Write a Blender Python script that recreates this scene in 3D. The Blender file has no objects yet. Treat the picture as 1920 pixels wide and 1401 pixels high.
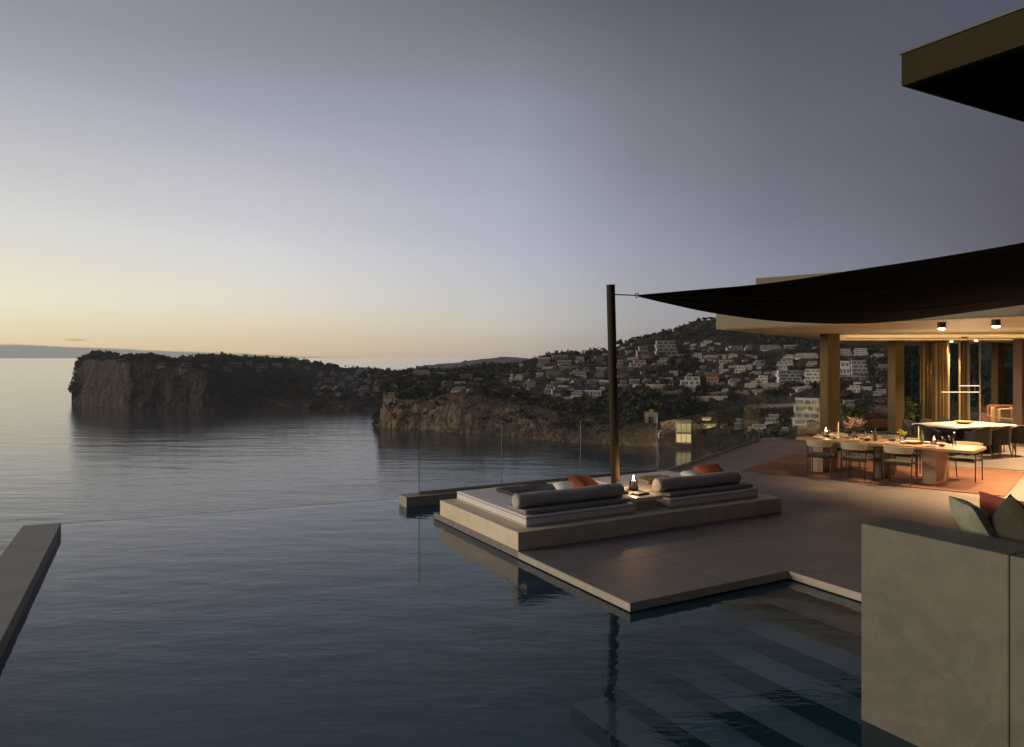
import bpy, bmesh, math, random
from mathutils import Vector, Matrix, noise
from mathutils.bvhtree import BVHTree
import numpy as np
random.seed(7)
rnd = random.random
# ---------------------------------------------------------------- camera
TH = math.radians(29.3); F = 1380.0; CH = 2.5; HY = 671.0
sT, cT = math.sin(TH), math.cos(TH)
scene = bpy.context.scene
COL = scene.collection
cam_d = bpy.data.cameras.new('camera'); cam = bpy.data.objects.new('camera', cam_d); COL.objects.link(cam)
cam.location = (0, 0, CH); cam.rotation_euler = (math.pi/2, 0, -TH)
cam_d.sensor_width = 36; cam_d.lens = F/1920*36; cam_d.shift_y = -(700.5-HY)/1920
cam_d.clip_start = 0.1; cam_d.clip_end = 200000
scene.camera = cam
scene.render.resolution_x = 1024; scene.render.resolution_y = 747
# ---------------------------------------------------------------- world: dusk sky by elevation and azimuth
def lin(c):
    return [((v/255)/12.92 if v/255 <= 0.04045 else ((v/255+0.055)/1.055)**2.4) for v in c]
world = bpy.data.worlds.new('World'); scene.world = world; world.use_nodes = True
wt = world.node_tree; wt.nodes.clear()
def wn(t, **k):
    n = wt.nodes.new(t)
    for a, b in k.items(): setattr(n, a, b)
    return n
def wl(a, b): wt.links.new(a, b)
def wmath(op, a, b=None, c=None, clamp=False):
    n = wn('ShaderNodeMath', operation=op); n.use_clamp = clamp
    for i, v in enumerate((a, b, c)):
        if v is None: continue
        if isinstance(v, (int, float)): n.inputs[i].default_value = v
        else: wl(v, n.inputs[i])
    return n.outputs[0]
tc = wn('ShaderNodeTexCoord')
nrm = wn('ShaderNodeVectorMath', operation='NORMALIZE'); wl(tc.outputs['Generated'], nrm.inputs[0])
sep = wn('ShaderNodeSeparateXYZ'); wl(nrm.outputs[0], sep.inputs[0])
X_, Y_, Z_ = sep.outputs
fw = wmath('ADD', wmath('MULTIPLY', X_, sT), wmath('MULTIPLY', Y_, cT))
rt = wmath('SUBTRACT', wmath('MULTIPLY', X_, cT), wmath('MULTIPLY', Y_, sT))
az = wmath('ARCTAN2', rt, fw)                       # angle right of the heading, radians
AZ0 = math.radians(-72)
da = wmath('ABSOLUTE', wmath('SUBTRACT', az, AZ0))
da = wmath('SUBTRACT', math.pi, wmath('ABSOLUTE', wmath('SUBTRACT', math.pi, da)))   # wrapped distance to the glow
def ztab(px, rows):
    h2 = F*F+(px-960)**2
    return [((HY-y)/math.sqrt(h2+(HY-y)**2), c) for y, c in rows]
ZEN = (58, 61, 74)
TAB = [
 (0.0, [(0.0, (255, 226, 176), 1.5), (.03, (255, 232, 188), 1.5), (.08, (255, 236, 205), 1.35), (.16, (250, 240, 225), 1.1), (.28, (210, 212, 218), 1), (.45, (150, 155, 172), 1), (1.0, ZEN, 1)]),
 (-34.8+72, [(z, c, 1) for z, c in ztab(0, [(668, (228, 198, 158)), (645, (240, 216, 172)), (620, (243, 230, 187)), (560, (239, 233, 206)), (480, (228, 222, 208)), (400, (213, 214, 209)), (300, (196, 196, 198)), (200, (178, 179, 188)), (100, (160, 162, 173)), (0, (145, 148, 160))])] + [(1.0, ZEN, 1)]),
 (-19.2+72, [(z, c, 1) for z, c in ztab(480, [(668, (222, 196, 158)), (655, (228, 205, 166)), (620, (234, 218, 185)), (560, (229, 222, 207)), (480, (214, 214, 214)), (400, (200, 198, 206)), (300, (179, 179, 191)), (200, (158, 161, 176)), (100, (140, 142, 154)), (0, (131, 131, 142))])] + [(1.0, ZEN, 1)]),
 (72.0, [(z, c, 1) for z, c in ztab(960, [(668, (190, 174, 160)), (650, (200, 186, 168)), (620, (204, 197, 184)), (560, (195, 196, 196)), (480, (183, 184, 198)), (400, (168, 172, 188)), (300, (155, 159, 175)), (200, (142, 146, 160)), (100, (122, 124, 135)), (0, (107, 107, 117))])] + [(1.0, ZEN, 1)]),
 (9.87+72, [(z, c, 1) for z, c in ztab(1200, [(668, (158, 150, 150)), (650, (165, 157, 154)), (620, (168, 164, 163)), (560, (165, 166, 171)), (500, (157, 159, 173)), (400, (142, 145, 159)), (300, (127, 129, 142)), (200, (117, 119, 131)), (100, (104, 105, 117)), (0, (93, 93, 104))])] + [(1.0, ZEN, 1)]),
 (19.2+72, [(z, c, 1) for z, c in ztab(1440, [(668, (140, 138, 145)), (600, (146, 145, 155)), (500, (136, 138, 154)), (400, (119, 120, 134)), (300, (108, 110, 123)), (200, (100, 101, 113)), (0, (84, 84, 96))])] + [(1.0, ZEN, 1)]),
 (34.8+72, [(z, c, 1) for z, c in ztab(1920, [(668, (100, 100, 112)), (440, (90, 90, 101)), (300, (85, 85, 97)), (200, (82, 84, 96)), (0, (78, 81, 95))])] + [(1.0, ZEN, 1)]),
 (180.0, [(0, (70, 72, 86), 1), (.2, (66, 68, 82), 1), (1.0, ZEN, 1)]),
]
prev = None
for i, (deg, stops) in enumerate(TAB):
    cr = wn('ShaderNodeValToRGB'); e = cr.color_ramp.elements
    wl(Z_, cr.inputs[0])
    while len(e) > 1: e.remove(e[-1])
    for j, (z, c, m) in enumerate(stops):
        el = e[0] if j == 0 else e.new(min(1, max(0, z)))
        el.position = min(1, max(0, z)); L = lin(c); el.color = (L[0]*m, L[1]*m, L[2]*m, 1)
    if prev is None: prev = cr.outputs[0]; pd = deg; continue
    mr = wn('ShaderNodeMapRange'); mr.clamp = True
    wl(da, mr.inputs[0]); mr.inputs[1].default_value = math.radians(pd); mr.inputs[2].default_value = math.radians(deg)
    mx = wn('ShaderNodeMix', data_type='RGBA'); wl(mr.outputs[0], mx.inputs[0]); wl(prev, mx.inputs[6]); wl(cr.outputs[0], mx.inputs[7])
    prev = mx.outputs[2]; pd = deg
mrb = wn('ShaderNodeMapRange', interpolation_type='SMOOTHSTEP'); wl(az, mrb.inputs[0]); mrb.inputs[1].default_value = math.radians(-88); mrb.inputs[2].default_value = math.radians(-150)
mxb = wn('ShaderNodeMix', data_type='RGBA'); wl(mrb.outputs[0], mxb.inputs[0]); wl(prev, mxb.inputs[6]); mxb.inputs[7].default_value = (*lin((70, 72, 86)), 1); prev = mxb.outputs[2]
# low grey cloud bank on the horizon, and one small cloud above it
def smooth(v, a, b):
    n = wn('ShaderNodeMapRange', interpolation_type='SMOOTHSTEP'); wl(v, n.inputs[0]) if not isinstance(v, float) else None
    n.inputs[1].default_value = a; n.inputs[2].default_value = b
    return n.outputs[0]
nz = wn('ShaderNodeTexNoise'); mp = wn('ShaderNodeMapping'); mp.inputs['Scale'].default_value = (6, 6, 60)
wl(nrm.outputs[0], mp.inputs[0]); wl(mp.outputs[0], nz.inputs['Vector']); nz.inputs['Scale'].default_value = 1.6; nz.inputs['Detail'].default_value = 4
top = wn('ShaderNodeMapRange'); wl(az, top.inputs[0]); top.clamp = True
top.inputs[1].default_value = math.radians(-34); top.inputs[2].default_value = math.radians(-14); top.inputs[3].default_value = .0152; top.inputs[4].default_value = .0015
topn = wmath('MULTIPLY_ADD', wmath('SUBTRACT', nz.outputs[0], .5), .006, top.outputs[0])
m1 = wmath('SUBTRACT', topn, Z_); m1 = smooth(m1, -.0008, .0016)
m1 = wmath('MULTIPLY', m1, smooth(az, math.radians(-10), math.radians(-20)))
m1 = wmath('MULTIPLY', m1, .95)
azc = wmath('DIVIDE', wmath('SUBTRACT', az, math.atan((142-960)/F)), .013)
elc = wmath('DIVIDE', wmath('SUBTRACT', Z_, 33.5/1605), .0013)
rr = wmath('ADD', wmath('MULTIPLY', azc, azc), wmath('MULTIPLY', elc, elc))
m2 = wmath('MULTIPLY', smooth(rr, 1.3, 0.2), .5)
mm = wmath('MAXIMUM', m1, m2)
mx = wn('ShaderNodeMix', data_type='RGBA'); wl(mm, mx.inputs[0]); wl(prev, mx.inputs[6]); mx.inputs[7].default_value = (*lin((138, 137, 136)), 1)
ns = wn('ShaderNodeTexNoise'); ms = wn('ShaderNodeMapping'); ms.inputs['Scale'].default_value = (1.6, 1.6, 14); ms.inputs['Rotation'].default_value = (.05, .04, 0)
wl(nrm.outputs[0], ms.inputs[0]); wl(ms.outputs[0], ns.inputs['Vector']); ns.inputs['Scale'].default_value = 1.3; ns.inputs['Detail'].default_value = 5
sv_ = wn('ShaderNodeVectorMath', operation='SCALE'); wl(mx.outputs[2], sv_.inputs[0]); wl(wmath('MULTIPLY_ADD', ns.outputs[0], .09, .957), sv_.inputs['Scale'])
bg = wn('ShaderNodeBackground'); wl(sv_.outputs[0], bg.inputs[0]); bg.inputs[1].default_value = 1.04
wo = wn('ShaderNodeOutputWorld'); wl(bg.outputs[0], wo.inputs[0])
# ---------------------------------------------------------------- afterglow (very soft, low in the west)
sd = bpy.data.lights.new('sun', 'SUN'); sd.energy = 2.3; sd.angle = math.radians(25); sd.color = (1, .84, .62)
so = bpy.data.objects.new('sun', sd); COL.objects.link(so)
aw = math.radians(-100); hd = Vector((sT*math.cos(aw)+cT*math.sin(aw), cT*math.cos(aw)-sT*math.sin(aw), math.tan(math.radians(7))))
so.rotation_euler = hd.to_track_quat('Z', 'Y').to_euler(); so.location = hd*50
scene.view_settings.view_transform = 'Standard'; scene.view_settings.look = 'None'
scene.view_settings.exposure = 0; scene.view_settings.gamma = 1
scene.render.engine = 'CYCLES'
try:
    scene.cycles.use_denoising = True; scene.cycles.max_bounces = 8; scene.cycles.transparent_max_bounces = 16
    scene.cycles.caustics_reflective = False; scene.cycles.caustics_refractive = False
    scene.cycles.sample_clamp_indirect = 3.0
except Exception: pass
# ---------------------------------------------------------------- coordinates from the photograph
def P(px, py, z=0.0):
    d = F*(CH-z)/(py-HY); l = (px-960)/F*d
    return Vector((d*sT+l*cT, d*cT-l*sT, z))
def PD(px, py, d):
    l = (px-960)/F*d
    return Vector((d*sT+l*cT, d*cT-l*sT, CH-(py-HY)/F*d))
def ray(px, py):
    r = (px-960)/F
    return Vector((sT+r*cT, cT-r*sT, -(py-HY)/F)).normalized()
# ---------------------------------------------------------------- helpers: objects
def tag(o, label=None, cat=None, group=None, kind=None):
    if label: o['label'] = label
    if cat: o['category'] = cat
    if group: o['group'] = group
    if kind: o['kind'] = kind
    return o
def empty(name, loc=(0, 0, 0), rz=0.0, label=None, cat=None, group=None):
    o = bpy.data.objects.new(name, None); COL.objects.link(o); o.location = loc; o.rotation_euler = (0, 0, rz)
    o.empty_display_size = .2
    return tag(o, label, cat, group)
def kids(o): return list(o.children)
def copy_tree(o, parent=None):
    c = o.copy(); COL.objects.link(c)
    if parent is not None: c.parent = parent
    for ch in kids(o): copy_tree(ch, c)
    return c
class MB:
    def __init__(s): s.v = []; s.f = []
    def add(s, vs, fs):
        n = len(s.v); s.v += [tuple(v) for v in vs]; s.f += [tuple(i+n for i in f) for f in fs]; return s
    def box(s, a, b, rz=0, c=None):
        x0, y0, z0 = a; x1, y1, z1 = b
        vs = [(x0, y0, z0), (x1, y0, z0), (x1, y1, z0), (x0, y1, z0), (x0, y0, z1), (x1, y0, z1), (x1, y1, z1), (x0, y1, z1)]
        if rz:
            c = c or ((x0+x1)/2, (y0+y1)/2); q, w = math.cos(rz), math.sin(rz)
            vs = [(c[0]+(x-c[0])*q-(y-c[1])*w, c[1]+(x-c[0])*w+(y-c[1])*q, z) for x, y, z in vs]
        return s.add(vs, [(0, 3, 2, 1), (4, 5, 6, 7), (0, 1, 5, 4), (1, 2, 6, 5), (2, 3, 7, 6), (3, 0, 4, 7)])
    def cbox(s, c, h, rz=0):
        return s.box((c[0]-h[0], c[1]-h[1], c[2]-h[2]), (c[0]+h[0], c[1]+h[1], c[2]+h[2]), rz)
    def prism(s, poly, z0, z1):
        n = len(poly); a = sum(poly[i][0]*poly[(i+1) % n][1]-poly[(i+1) % n][0]*poly[i][1] for i in range(n))
        if a < 0: poly = poly[::-1]
        vs = [(p[0], p[1], z0) for p in poly]+[(p[0], p[1], z1) for p in poly]
        return s.add(vs, [tuple(range(n))[::-1], tuple(range(n, 2*n))]+[(i, (i+1) % n, n+(i+1) % n, n+i) for i in range(n)])
    def tube(s, pts, r, seg=10, caps=True):
        pts = [Vector(p) for p in pts]; n = len(pts); rs = r if isinstance(r, (list, tuple)) else [r]*n
        vs = []
        up = Vector((0, 0, 1))
        for i, p in enumerate(pts):
            t = (pts[min(i+1, n-1)]-pts[max(i-1, 0)]).normalized()
            u = t.cross(up) if abs(t.z) < .95 else t.cross(Vector((1, 0, 0)))
            u.normalize(); w = u.cross(t)
            for k in range(seg):
                a = 2*math.pi*k/seg; vs.append(p+(u*math.cos(a)+w*math.sin(a))*rs[i])
        fs = [(i*seg+k, i*seg+(k+1) % seg, (i+1)*seg+(k+1) % seg, (i+1)*seg+k) for i in range(n-1) for k in range(seg)]
        if caps: fs += [tuple(range(seg))[::-1], tuple(range((n-1)*seg, n*seg))]
        return s.add(vs, fs)
    def lathe(s, prof, c=(0, 0, 0), seg=20):
        vs = [(c[0]+r*math.cos(2*math.pi*k/seg), c[1]+r*math.sin(2*math.pi*k/seg), c[2]+z) for r, z in prof for k in range(seg)]
        n = len(prof)
        fs = [(i*seg+k, i*seg+(k+1) % seg, (i+1)*seg+(k+1) % seg, (i+1)*seg+k) for i in range(n-1) for k in range(seg)]
        fs += [tuple(range(seg))[::-1], tuple(range((n-1)*seg, n*seg))]
        return s.add(vs, fs)
    def mesh(s, name):
        m = bpy.data.meshes.new(name); m.from_pydata(s.v, [], s.f); m.update(); return m
    def build(s, name, mat, parent=None, bevel=0, smooth=False, seg=2):
        m = s.mesh(name); m.materials.append(mat)
        o = bpy.data.objects.new(name, m); COL.objects.link(o)
        if parent is not None: o.parent = parent
        if smooth:
            m.polygons.foreach_set('use_smooth', [True]*len(m.polygons))
            try: m.set_sharp_from_angle(angle=math.radians(40))
            except Exception: pass
        if bevel:
            b = o.modifiers.new('bevel', 'BEVEL'); b.width = bevel; b.segments = seg; b.limit_method = 'ANGLE'; b.angle_limit = math.radians(40)
        return o
def np_mesh(name, V, Fc, mat, parent=None, smooth=False):
    """V (n,3) array, Fc (m,k) int array with k = 3 or 4"""
    m = bpy.data.meshes.new(name); k = Fc.shape[1]
    m.vertices.add(len(V)); m.vertices.foreach_set('co', np.asarray(V, dtype=np.float32).ravel())
    m.loops.add(Fc.size); m.loops.foreach_set('vertex_index', Fc.astype(np.int32).ravel())
    m.polygons.add(len(Fc)); m.polygons.foreach_set('loop_start', np.arange(0, Fc.size, k, dtype=np.int32))
    m.polygons.foreach_set('loop_total', np.full(len(Fc), k, dtype=np.int32))
    if smooth: m.polygons.foreach_set('use_smooth', np.ones(len(Fc), dtype=bool))
    m.update(calc_edges=True); m.materials.append(mat)
    o = bpy.data.objects.new(name, m); COL.objects.link(o)
    if parent is not None: o.parent = parent
    return o
# ---------------------------------------------------------------- helpers: materials
class NT:
    def __init__(s, name):
        s.m = bpy.data.materials.new(name); s.m.use_nodes = True; s.t = s.m.node_tree; s.t.nodes.clear()
        s.out = s.n('ShaderNodeOutputMaterial')
    def n(s, t, **k):
        n = s.t.nodes.new(t)
        for a, b in k.items(): setattr(n, a, b)
        return n
    def l(s, a, b): s.t.links.new(a, b)
    def math(s, op, a, b=None, c=None):
        n = s.n('ShaderNodeMath', operation=op)
        for i, v in enumerate((a, b, c)):
            if v is None: continue
            if isinstance(v, (int, float)): n.inputs[i].default_value = v
            else: s.l(v, n.inputs[i])
        return n.outputs[0]
    def noise(s, scale, detail=4, rough=.5, vec=None, sc=(1, 1, 1)):
        n = s.n('ShaderNodeTexNoise'); n.inputs['Scale'].default_value = scale; n.inputs['Detail'].default_value = detail; n.inputs['Roughness'].default_value = rough
        mp = s.n('ShaderNodeMapping'); mp.inputs['Scale'].default_value = sc
        if vec is None: vec = s.pos()
        s.l(vec, mp.inputs[0]); s.l(mp.outputs[0], n.inputs['Vector'])
        return n.outputs[0]
    def pos(s):
        if not hasattr(s, '_p'): s._p = s.n('ShaderNodeNewGeometry')
        return s._p.outputs['Position']
    def objpos(s):
        if not hasattr(s, '_o'): s._o = s.n('ShaderNodeTexCoord')
        return s._o.outputs['Object']
    def ramp(s, fac, stops):
        r = s.n('ShaderNodeValToRGB'); s.l(fac, r.inputs[0]); e = r.color_ramp.elements
        for j, (p, c) in enumerate(stops):
            el = e[j] if j < 2 else e.new(p)
            el.position = p; el.color = (c[0], c[1], c[2], 1)
        return r.outputs[0]
    def mix(s, f, a, b):
        n = s.n('ShaderNodeMix', data_type='RGBA')
        for i, v in ((0, f), (6, a), (7, b)):
            if isinstance(v, (int, float)): n.inputs[i].default_value = v
            elif isinstance(v, tuple): n.inputs[i].default_value = (*v[:3], 1)
            else: s.l(v, n.inputs[i])
        return n.outputs[2]
    def bump(s, h, strength=.3, dist=.01):
        b = s.n('ShaderNodeBump'); s.l(h, b.inputs['Height']); b.inputs['Strength'].default_value = strength; b.inputs['Distance'].default_value = dist
        return b.outputs[0]
    def bsdf(s, col, rough=.6, metal=0, normal=None, spec=.5, emis=None, es=0, trans=0):
        b = s.n('ShaderNodeBsdfPrincipled')
        if isinstance(col, tuple): b.inputs['Base Color'].default_value = (*col, 1)
        else: s.l(col, b.inputs['Base Color'])
        if isinstance(rough, (int, float)): b.inputs['Roughness'].default_value = rough
        else: s.l(rough, b.inputs['Roughness'])
        b.inputs['Metallic'].default_value = metal; b.inputs['Specular IOR Level'].default_value = spec
        if normal is not None: s.l(normal, b.inputs['Normal'])
        if emis: b.inputs['Emission Color'].default_value = (*emis, 1); b.inputs['Emission Strength'].default_value = es
        b.inputs['Transmission Weight'].default_value = trans
        s.l(b.outputs[0], s.out.inputs[0]); return s.m
M = {}
def simple(name, a, b=None, scale=8, rough=.6, bump=0, metal=0, sc=(1, 1, 1), detail=5, dist=.01, obj=True, spec=.5):
    t = NT(name); v = t.objpos() if obj else t.pos()
    n = t.noise(scale, detail, .6, v, sc)
    b = b or tuple(x*.75 for x in a)
    c = t.ramp(n, [(.3, b), (.7, a)])
    nm = t.bump(t.noise(scale*4, 4, .6, v, sc), bump, dist) if bump else None
    M[name] = t.bsdf(c, rough, metal, nm, spec); return M[name]
def emit(name, col, strength):
    t = NT(name); e = t.n('ShaderNodeEmission'); e.inputs[0].default_value = (*col, 1); e.inputs[1].default_value = strength
    t.l(e.outputs[0], t.out.inputs[0]); M[name] = t.m; return t.m
def glassy(name, tint=(.9, .95, .95), refl=1.0, rough=0.0):
    t = NT(name); tr = t.n('ShaderNodeBsdfTransparent'); tr.inputs[0].default_value = (*tint, 1)
    g = t.n('ShaderNodeBsdfGlossy'); g.inputs['Roughness'].default_value = rough; g.inputs[0].default_value = (1, 1, 1, 1)
    fr = t.n('ShaderNodeFresnel'); fr.inputs[0].default_value = 1.45
    mx = t.n('ShaderNodeMixShader'); t.l(t.math('MULTIPLY', fr.outputs[0], refl), mx.inputs[0]); t.l(tr.outputs[0], mx.inputs[1]); t.l(g.outputs[0], mx.inputs[2])
    t.l(mx.outputs[0], t.out.inputs[0]); M[name] = t.m; return t.m
# stone: large-format limestone paving with fine joints
def paving(name, a, b, joint, w, h, rough=.55, off=(0, 0)):
    t = NT(name)
    mp = t.n('ShaderNodeMapping'); mp.inputs['Location'].default_value = (off[0], off[1], 0); t.l(t.pos(), mp.inputs[0])
    br = t.n('ShaderNodeTexBrick'); t.l(mp.outputs[0], br.inputs['Vector'])
    br.inputs['Scale'].default_value = 1; br.inputs['Mortar Size'].default_value = .006; br.inputs['Brick Width'].default_value = w; br.inputs['Row Height'].default_value = h
    br.inputs['Color1'].default_value = (0, 0, 0, 1); br.inputs['Color2'].default_value = (1, 1, 1, 1); br.inputs['Mortar'].default_value = (.5, .5, .5, 1); br.offset = 0
    n1 = t.noise(.9, 6, .6); n2 = t.noise(14, 6, .7)
    c = t.ramp(n1, [(.3, b), (.7, a)])
    c = t.mix(t.math('MULTIPLY', br.outputs['Color'], .45), c, tuple(x*.72 for x in b))
    c = t.mix(t.math('MULTIPLY', n2, .3), c, tuple(x*.7 for x in b))
    c = t.mix(br.outputs['Fac'], c, joint)
    nm = t.bump(t.math('SUBTRACT', t.math('MULTIPLY', n2, .3), br.outputs['Fac']), .35, .004)
    r = t.math('MULTIPLY_ADD', n2, .25, rough-.12)
    M[name] = t.bsdf(c, r, 0, nm); return M[name]
paving('deck_stone', (.25, .218, .203), (.185, .16, .15), (.05, .04, .036), 1.5, 1.5, .58, (-.1, .25))
def travertine(name, a, b, vein=.35, sc=(1.0, 1.0, 1.6), rough=.6):
    t = NT(name); v = t.pos()
    n1 = t.noise(1.4, 8, .62, v, sc); n2 = t.noise(7, 6, .7, v, sc); n3 = t.noise(45, 3, .6, v)
    c = t.ramp(n1, [(.3, b), (.68, a)])
    c = t.mix(t.math('MULTIPLY', t.ramp(n2, [(.45, (0, 0, 0)), (.62, (1, 1, 1))]), vein), c, tuple(min(1, x*1.25) for x in a))
    pit = t.ramp(n3, [(.62, (0, 0, 0)), (.72, (1, 1, 1))])
    c = t.mix(t.math('MULTIPLY', pit, .25), c, tuple(x*.5 for x in b))
    nm = t.bump(t.math('SUBTRACT', t.math('MULTIPLY', n2, .6), pit), .3, .004)
    M[name] = t.bsdf(c, rough, 0, nm); return M[name]
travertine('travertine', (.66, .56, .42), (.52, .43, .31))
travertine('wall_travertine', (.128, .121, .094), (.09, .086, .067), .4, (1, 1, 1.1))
travertine('coping_stone', (.33, .30, .26), (.26, .235, .20), .25)
simple('deck_edge', (.45, .40, .33), (.36, .32, .26), 5, .5, .1)
simple('plaster', (.52, .45, .33), (.46, .40, .29), 1.2, .8, .08)
simple('roof_plaster', (.20, .17, .115), (.17, .145, .098), .6, .75, .05, obj=False)
simple('soffit', (.62, .53, .37), (.57, .48, .33), .5, .6, .03, obj=False)
simple('overhang_fascia', (.042, .035, .019), (.034, .028, .015), .8, .9, .05, obj=False, spec=.05)
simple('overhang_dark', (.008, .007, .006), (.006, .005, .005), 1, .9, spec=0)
simple('column_paint', (.12, .085, .035), (.10, .07, .03), 2, .75, .06, sc=(1, 1, .2), spec=.2)
simple('mast_wood', (.045, .035, .02), (.03, .024, .014), 6, .75, .1, sc=(1, 1, .05), spec=.2)
simple('sail_cloth', (.011, .009, .007), (.008, .007, .006), 30, .95, .15, spec=.02)
simple('steel', (.45, .44, .42), (.38, .37, .35), 20, .3, 0, 1)
simple('dark_metal', (.05, .045, .04), (.03, .028, .025), 20, .45, 0, .6)
simple('brass_tube', (.09, .065, .045), (.06, .045, .03), 20, .35, 0, .8)
simple('linen', (.48, .43, .39), (.40, .355, .32), 9, .92, .5, dist=.02)
simple('linen_light', (.70, .66, .63), (.64, .60, .57), 60, .92, .25, dist=.004)
simple('linen_grey', (.30, .29, .28), (.26, .25, .24), 60, .92, .25, dist=.004)
simple('charcoal_cloth', (.055, .055, .06), (.04, .04, .044), 50, .95, .3, dist=.004)
simple('orange_cloth', (.36, .10, .04), (.26, .07, .03), 30, .9, .3, dist=.004)
simple('rust_cloth', (.30, .07, .03), (.22, .05, .025), 30, .9, .3, dist=.004)
simple('green_cloth', (.30, .30, .21), (.24, .24, .165), 30, .92, .3, dist=.004)
simple('dark_green_cloth', (.055, .054, .035), (.04, .04, .026), 30, .95, .3, dist=.004)
simple('cream_pad', (.40, .32, .21), (.32, .26, .17), 30, .85, .2, dist=.003)
simple('olive_pad', (.035, .035, .024), (.025, .026, .018), 30, .85, .2, dist=.003)
simple('black_pad', (.022, .017, .016), (.015, .012, .012), 30, .7, .2, dist=.003)
simple('pink_cloth', (.50, .28, .30), (.40, .22, .24), 30, .9, .2)
simple('table_wood', (.33, .21, .11), (.23, .14, .07), 2.5, .45, .08, sc=(8, 1, 8))
simple('dark_wood', (.09, .05, .028), (.06, .035, .02), 3, .5, .08, sc=(6, 6, 1))
simple('chair_wood', (.36, .19, .08), (.27, .14, .06), 3, .45, .05)
simple('white_stone', (.78, .70, .60), (.70, .62, .52), 2, .3, .02)
simple('terracotta_rug', (.20, .088, .052), (.14, .06, .036), 3, .95, .5, obj=False, dist=.01)
simple('porcelain', (.75, .72, .68), (.7, .67, .63), 5, .2)
simple('napkin_cloth', (.70, .52, .42), (.6, .44, .36), 30, .9, .2)
simple('clay', (.10, .06, .045), (.07, .045, .035), 8, .6, .1)
simple('leaf_green', (.07, .11, .035), (.035, .06, .02), 6, .6)
simple('blossom', (.75, .50, .42), (.6, .36, .3), 12, .8)
simple('yellow_bloom', (.62, .55, .08), (.45, .42, .05), 12, .8)
simple('curtain_cloth', (.24, .16, .06), (.18, .12, .045), 2, .9, .1)
simple('timber_slat', (.30, .18, .08), (.22, .13, .06), 3, .55, .1, sc=(6, 6, 1))
simple('wax', (.8, .68, .45), (.75, .62, .4), 10, .5)
simple('basket_weave', (.35, .26, .14), (.16, .11, .06), 40, .8, .6)
emit('flame', (1, .62, .22), 60)
emit('lamp_glow', (1, .74, .42), 24)
emit('pendant_glow', (1, .72, .42), 1.5)
emit('lit_room', (1, .70, .30), 1.0)
emit('dim_lit_room', (1, .78, .34), .45)
glassy('glass', (.93, .965, .955), .38); glassy('drink_glass', (.9, .9, .88)); glassy('teal_glass', (.55, .68, .66))
SEA = CH-60.0
# ---------------------------------------------------------------- water
def water_mat(name, base, rough, scales, strengths, dist, tint=None, fac=1.0, ior=1.33):
    t = NT(name)
    h = None
    for (s, sc, det), st in zip(scales, strengths):
        mpv = t.n('ShaderNodeMapping'); mpv.inputs['Rotation'].default_value = (0, 0, TH); t.l(t.pos(), mpv.inputs[0])
        x = t.math('MULTIPLY', t.noise(s, det, .55, mpv.outputs[0], sc), st)
        h = x if h is None else t.math('ADD', h, x)
    nm = t.bump(h, 1.0, dist)
    g = t.n('ShaderNodeBsdfGlossy'); t.l(nm, g.inputs['Normal'])
    if isinstance(rough, tuple):
        rv = t.ramp(t.noise(rough[2], 3, .5, t.pos(), (1, 1, 1)), [(.35, (rough[0],)*3), (.65, (rough[1],)*3)]); t.l(rv, g.inputs['Roughness'])
    else: g.inputs['Roughness'].default_value = rough
    g.inputs[0].default_value = (1, 1, 1, 1)
    fr = t.n('ShaderNodeFresnel'); fr.inputs[0].default_value = ior; t.l(nm, fr.inputs['Normal'])
    if tint:
        lo = t.n('ShaderNodeBsdfTransparent'); lo.inputs[0].default_value = (*tint, 1)
        sc_ = t.n('ShaderNodeBsdfDiffuse'); sc_.inputs[0].default_value = (.05, .20, .28, 1)
        lm = t.n('ShaderNodeMixShader'); lm.inputs[0].default_value = .19; t.l(lo.outputs[0], lm.inputs[1]); t.l(sc_.outputs[0], lm.inputs[2]); lo = lm
    else:
        lo = t.n('ShaderNodeBsdfDiffuse'); lo.inputs[0].default_value = (*base, 1)
    mx = t.n('ShaderNodeMixShader'); t.l(t.math('MULTIPLY', fr.outputs[0], fac), mx.inputs[0]); t.l(lo.outputs[0], mx.inputs[1]); t.l(g.outputs[0], mx.inputs[2])
    t.l(mx.outputs[0], t.out.inputs[0]); M[name] = t.m; return t.m
water_mat('sea_water', (.05, .055, .066), .11, [(.02, (1, 3.2, 1), 4), (.16, (1, 2.6, 1), 3), (.8, (1, 2.2, 1), 2)], [8, 1.2, .3], .072)
water_mat('pool_water', None, .03, [(1.1, (1, 2.2, 1), 3), (5, (1, 2.6, 1), 2)], [.8, .14], .011, tint=(.90, .96, .97), ior=1.40)
m = MB(); R0 = 90000
m.add([(-R0, -R0, SEA), (R0, -R0, SEA), (R0, R0, SEA), (-R0, R0, SEA)], [(0, 1, 2, 3)])
tag(m.build('sea', M['sea_water']), kind='structure')
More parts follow.
